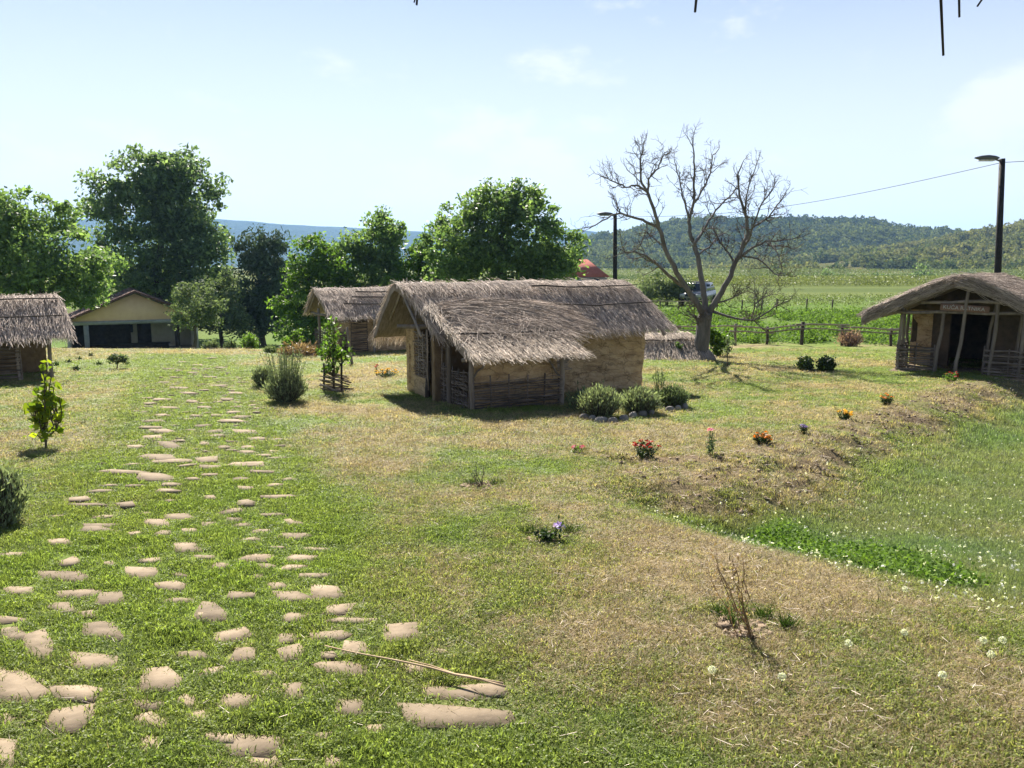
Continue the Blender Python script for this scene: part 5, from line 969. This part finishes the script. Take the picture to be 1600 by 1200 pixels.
a = np.array([l2[0], l2[1], l2[2]-.12]); e = np.array([l1[0], l1[1], l1[2]-.12]); t_ = np.linspace(0, 1, 24)[:, None]; P_ = a+(e-a)*t_; P_[:, 2] -= .55*np.sin(np.pi*t_[:, 0]); far_ = np.array([l2[0]+16, l2[1]-10, l2[2]+.4]); P2 = a+(far_-a)*t_; P2[:, 2] -= .2*np.sin(np.pi*t_[:, 0])
MB().tube(np.concatenate([P2[::-1], P_[1:]]), .009, 4).build('overhead_wire', M['tar'], label='thin wire strung between the two street lamps', cat='wire')

# ------------------------------------------------------------------ house with the tan gable
D = 54; pL, pR, pa = at(116, 503, D), at(302, 503, D), at(210, 459, D); hx = (pL[0]+pR[0])/2; zb = at(200, 549, D)[2]; hw = (pR[0]-pL[0])/2
hs = thing('gabled_house', 'low house with a tan gable over an open porch at the end of the path', 'house', (hx, D, zb), R(27))
ze = pL[2]-zb; za = pa[2]-zb; ax = pa[0]-hx
def prism(pts, y0, y1):
    mb = MB(); n = len(pts); A = [(x, y0, z) for x, z in pts]; B = [(x, y1, z) for x, z in pts]; mb.add(A+B, [tuple(range(n)), tuple(range(2*n-1, n-1, -1))]+[(i, n+i, n+(i+1) % n, (i+1) % n) for i in range(n)]); return mb
prism([(-hw, ze+.12), (hw, ze+.12), (ax, za)], 0, .2).build('gable', M['gable'], hs)
MB().box((0, .05, ze), (hw*2+.2, .36, .24)).build('beam', M['concrete'], hs)
for x in (-hw+1.15, hw-1.35): MB().box((x, .05, (ze-.12)/2-.2), (.3, .3, ze-.12+.4)).build('pillar', M['concrete'] if x < 0 else M['darkwood'], hs)
MB().box((0, 3.2, ze/2-.2), (hw*2, .2, ze+.4)).build('back_wall', M['plaster'], hs)
MB().box((-hw*.5, 2.6, ze/2-.1), (hw*.92, .15, ze)).build('partition', M['darkwood'], hs)
for x in (-hw+.1, hw-.1): MB().box((x, 4.5, ze/2-.2), (.2, 9, ze+.35)).build('side_wall', M['plaster'], hs)
MB().box((-.05*hw, 3.07, 1.35), (.42, .08, .55)).build('window', M['glass'], hs); MB().box((.18*hw, 3.07, .95), (.9, .08, 1.9)).build('door', M['darkwood'], hs)
MB().box((-.08*hw, 1.6, .38), (hw*1.3, .5, .08)).build('bench', M['darkwood'], hs); MB().box((-.08*hw, 1.6, .15), (hw*1.25, .3, .42)).build('bench_base', M['darkwood'], hs)
MB().box((0, 1.6, -.15), (hw*2, 3.4, .3)).build('porch_floor', M['concrete'], hs)
for s, xe in ((-1, -hw-.35), (1, hw+.35)):
    k = (za-ze-.1)/hw; A = np.array([ax, za+.06]); Bq = np.array([xe, za+.06-k*abs(xe-ax)]); P_ = prism([tuple(A), tuple(Bq), (Bq[0], Bq[1]+.12), (A[0], A[1]+.12)], -.35, 9.5); rf = P_.build('roof', M['tile'], hs)
    mb = MB(); nrow, ncol = 16, 34
    for i in range(nrow):
        for j in range(ncol):
            f = (i+.5)/nrow; x, z = A+(Bq-A)*f; mb.box((x, -.3+j*9.7/ncol+.14, z+.15), (abs(xe-ax)/nrow*1.12, 9.7/ncol*.92, .03), ry=math.atan2(-(Bq[1]-A[1]), (Bq[0]-A[0]))+(0.04*s))
    mb.build('roof_tile', M['tile'], rf, kind='stuff')
# far house with the red roof
D = 120; pA = at(932, 405, D); z0 = H(pA[0], D); h6 = thing('red_roofed_house', 'far grey house with a red tiled roof beside the round walnut tree', 'house', (at(905, 430, D)[0], D, z0)); s = D/F_PX; wz = at(905, 433, D)[2]-z0; rz_ = at(905, 405, D)[2]-z0; hw = 4.2
MB().box((0, 4, wz/2-.3), (hw*2, 8, wz+.6)).build('wall', M['concrete'], h6)
mb = MB(); mb.add([(-hw-.4, -.4, wz), (hw+.4, -.4, wz), (hw+.4, 8.4, wz), (-hw-.4, 8.4, wz), (-hw+2.2, 4, rz_), (hw-2.6, 4, rz_)], [(0, 1, 5, 4), (1, 2, 5), (2, 3, 4, 5), (3, 0, 4), (3, 2, 1, 0)]); mb.build('roof', M['redtile'], h6)
MB().box((hw-1.5, -.03, wz*.55), (.9, .08, 1.0)).build('window', M['glass'], h6)

# ------------------------------------------------------------------ silver car
D = 60; p0 = at(1090, 478, D); cz = H(p0[0], D); car = thing('parked_car', 'silver off-road car parked behind the bare trunk', 'car', (p0[0], D, cz), R(-28))
def loft(secs):                         # (y, half width bottom, half width top, z bottom, z top)
    mb = MB(); R_ = []
    for y, wb, wt, zb_, zt in secs: R_.append(np.array([(-wb, y, zb_), (-wb*1.02, y, (zb_+zt)/2), (-wt, y, zt), (wt, y, zt), (wb*1.02, y, (zb_+zt)/2), (wb, y, zb_), (-wb, y, zb_)]))
    mb.grid(np.stack(R_, 0)); mb.add(R_[0][:6], [tuple(range(6))]); mb.add(R_[-1][:6], [tuple(range(6))[::-1]]); return mb
loft([(-2.1, .78, .7, .45, .80), (-2.0, .86, .8, .35, .95), (-1.0, .88, .82, .35, 1.05), (2.0, .88, .82, .35, 1.1), (2.15, .8, .74, .45, 1.0)]).build('body', M['silver'], car, True)
loft([(-1.05, .80, .78, 1.03, 1.06), (-.45, .78, .64, 1.03, 1.66), (1.6, .78, .64, 1.05, 1.68), (2.05, .78, .7, 1.05, 1.2)]).build('cabin', M['silver'], car)
mb = MB(); mb.add([(-.68, -.99, 1.10), (.68, -.99, 1.10), (.6, -.50, 1.62), (-.6, -.50, 1.62)], [(0, 1, 2, 3)]); mb.v[0][:, 1] -= .03; mb.build('windscreen', M['glass'], car)
for s_ in (-1, 1):
    MB().box((s_*.755, .5, 1.36), (.05, 1.7, .4)).build('side_window', M['glass'], car)
    h_ = MB().box((s_*.58, -2.09, .80), (.34, .08, .2)).build('headlight', M['lamp_glass'], car)
    for y_ in (-1.35, 1.35):
        w_ = MB(); a = np.linspace(0, 2*math.pi, 17)[:-1]; w_.tube([(s_*.70, y_, .36), (s_*.92, y_, .36)], .36, 16); wh = w_.build('wheel', M['rubber'], car); MB().tube([(s_*.90, y_, .36), (s_*.935, y_, .36)], .2, 12).build('rim', M['metal'], wh)
MB().box((0, -2.13, .48), (1.7, .14, .28)).build('bumper', M['rubber'], car); MB().box((0, -2.09, .80), (.74, .06, .16)).build('grille', M['rubber'], car); MB().box((0, .5, 1.74), (1.1, 1.7, .05)).build('roof_rack', M['rubber'], car)

# ------------------------------------------------------------------ eave overhead with hanging reeds
ev = thing('thatched_eave', 'dark reed stalks hanging into view from the eave overhead', 'thatched eave', (0, 1.15, 0))
MB().tube(wig((-2.0, 0.05, 3.32), (2.4, 0.05, 3.32), 8, .01), .04, 7).build('eave_pole', M['pole_dark'], ev, True)
for x in (-1.9, 2.3): MB().tube([(x, .05, H(x, 1.2)-.2), (x, .05, 3.34)], .06, 8).build('post', M['pole'], ev, True)
st = MB(); m = 1400; A = np.stack([rng.uniform(-2, 2.4, m), rng.uniform(-.9, .1, m), 0*rng.random(m)], -1); A[:, 2] = 3.40-A[:, 1]*.55; B = A+np.stack([rng.normal(0, .05, m), np.minimum(rng.uniform(.2, .4, m), .14-A[:, 1]), 0*A[:, 1]], -1); B[:, 2] = 3.38-B[:, 1]*.55; st.straws(A, B, .005, .003); st.build('straw', M['straw_old'], ev, kind='stuff')
for x0, y0, x1, y1, w in ((1474, 87, 1465, -60, 6), (1086, 19, 1092, -60, 7), (1499, 27, 1496, -60, 5.5), (1527, 10, 1560, -40, 5), (651, 8, 656, -70, 6), (647, 4, 662, -60, 4)):
    p1 = at(x0, y0, 1.15); p2 = at(x1, y1, 1.15); d = (p2-p1); p3 = p1+d*(3.34-p1[2])/d[2]; r_ = w/2/F_PX*1.15; MB().tube([p1-[0, 1.15, 0], (p1+p3)/2-[0, 1.15, 0]+[.004, 0, 0], p3-[0, 1.15, 0]], [r_*.55, r_, r_], 6).build('reed', M['tar'], ev, True)
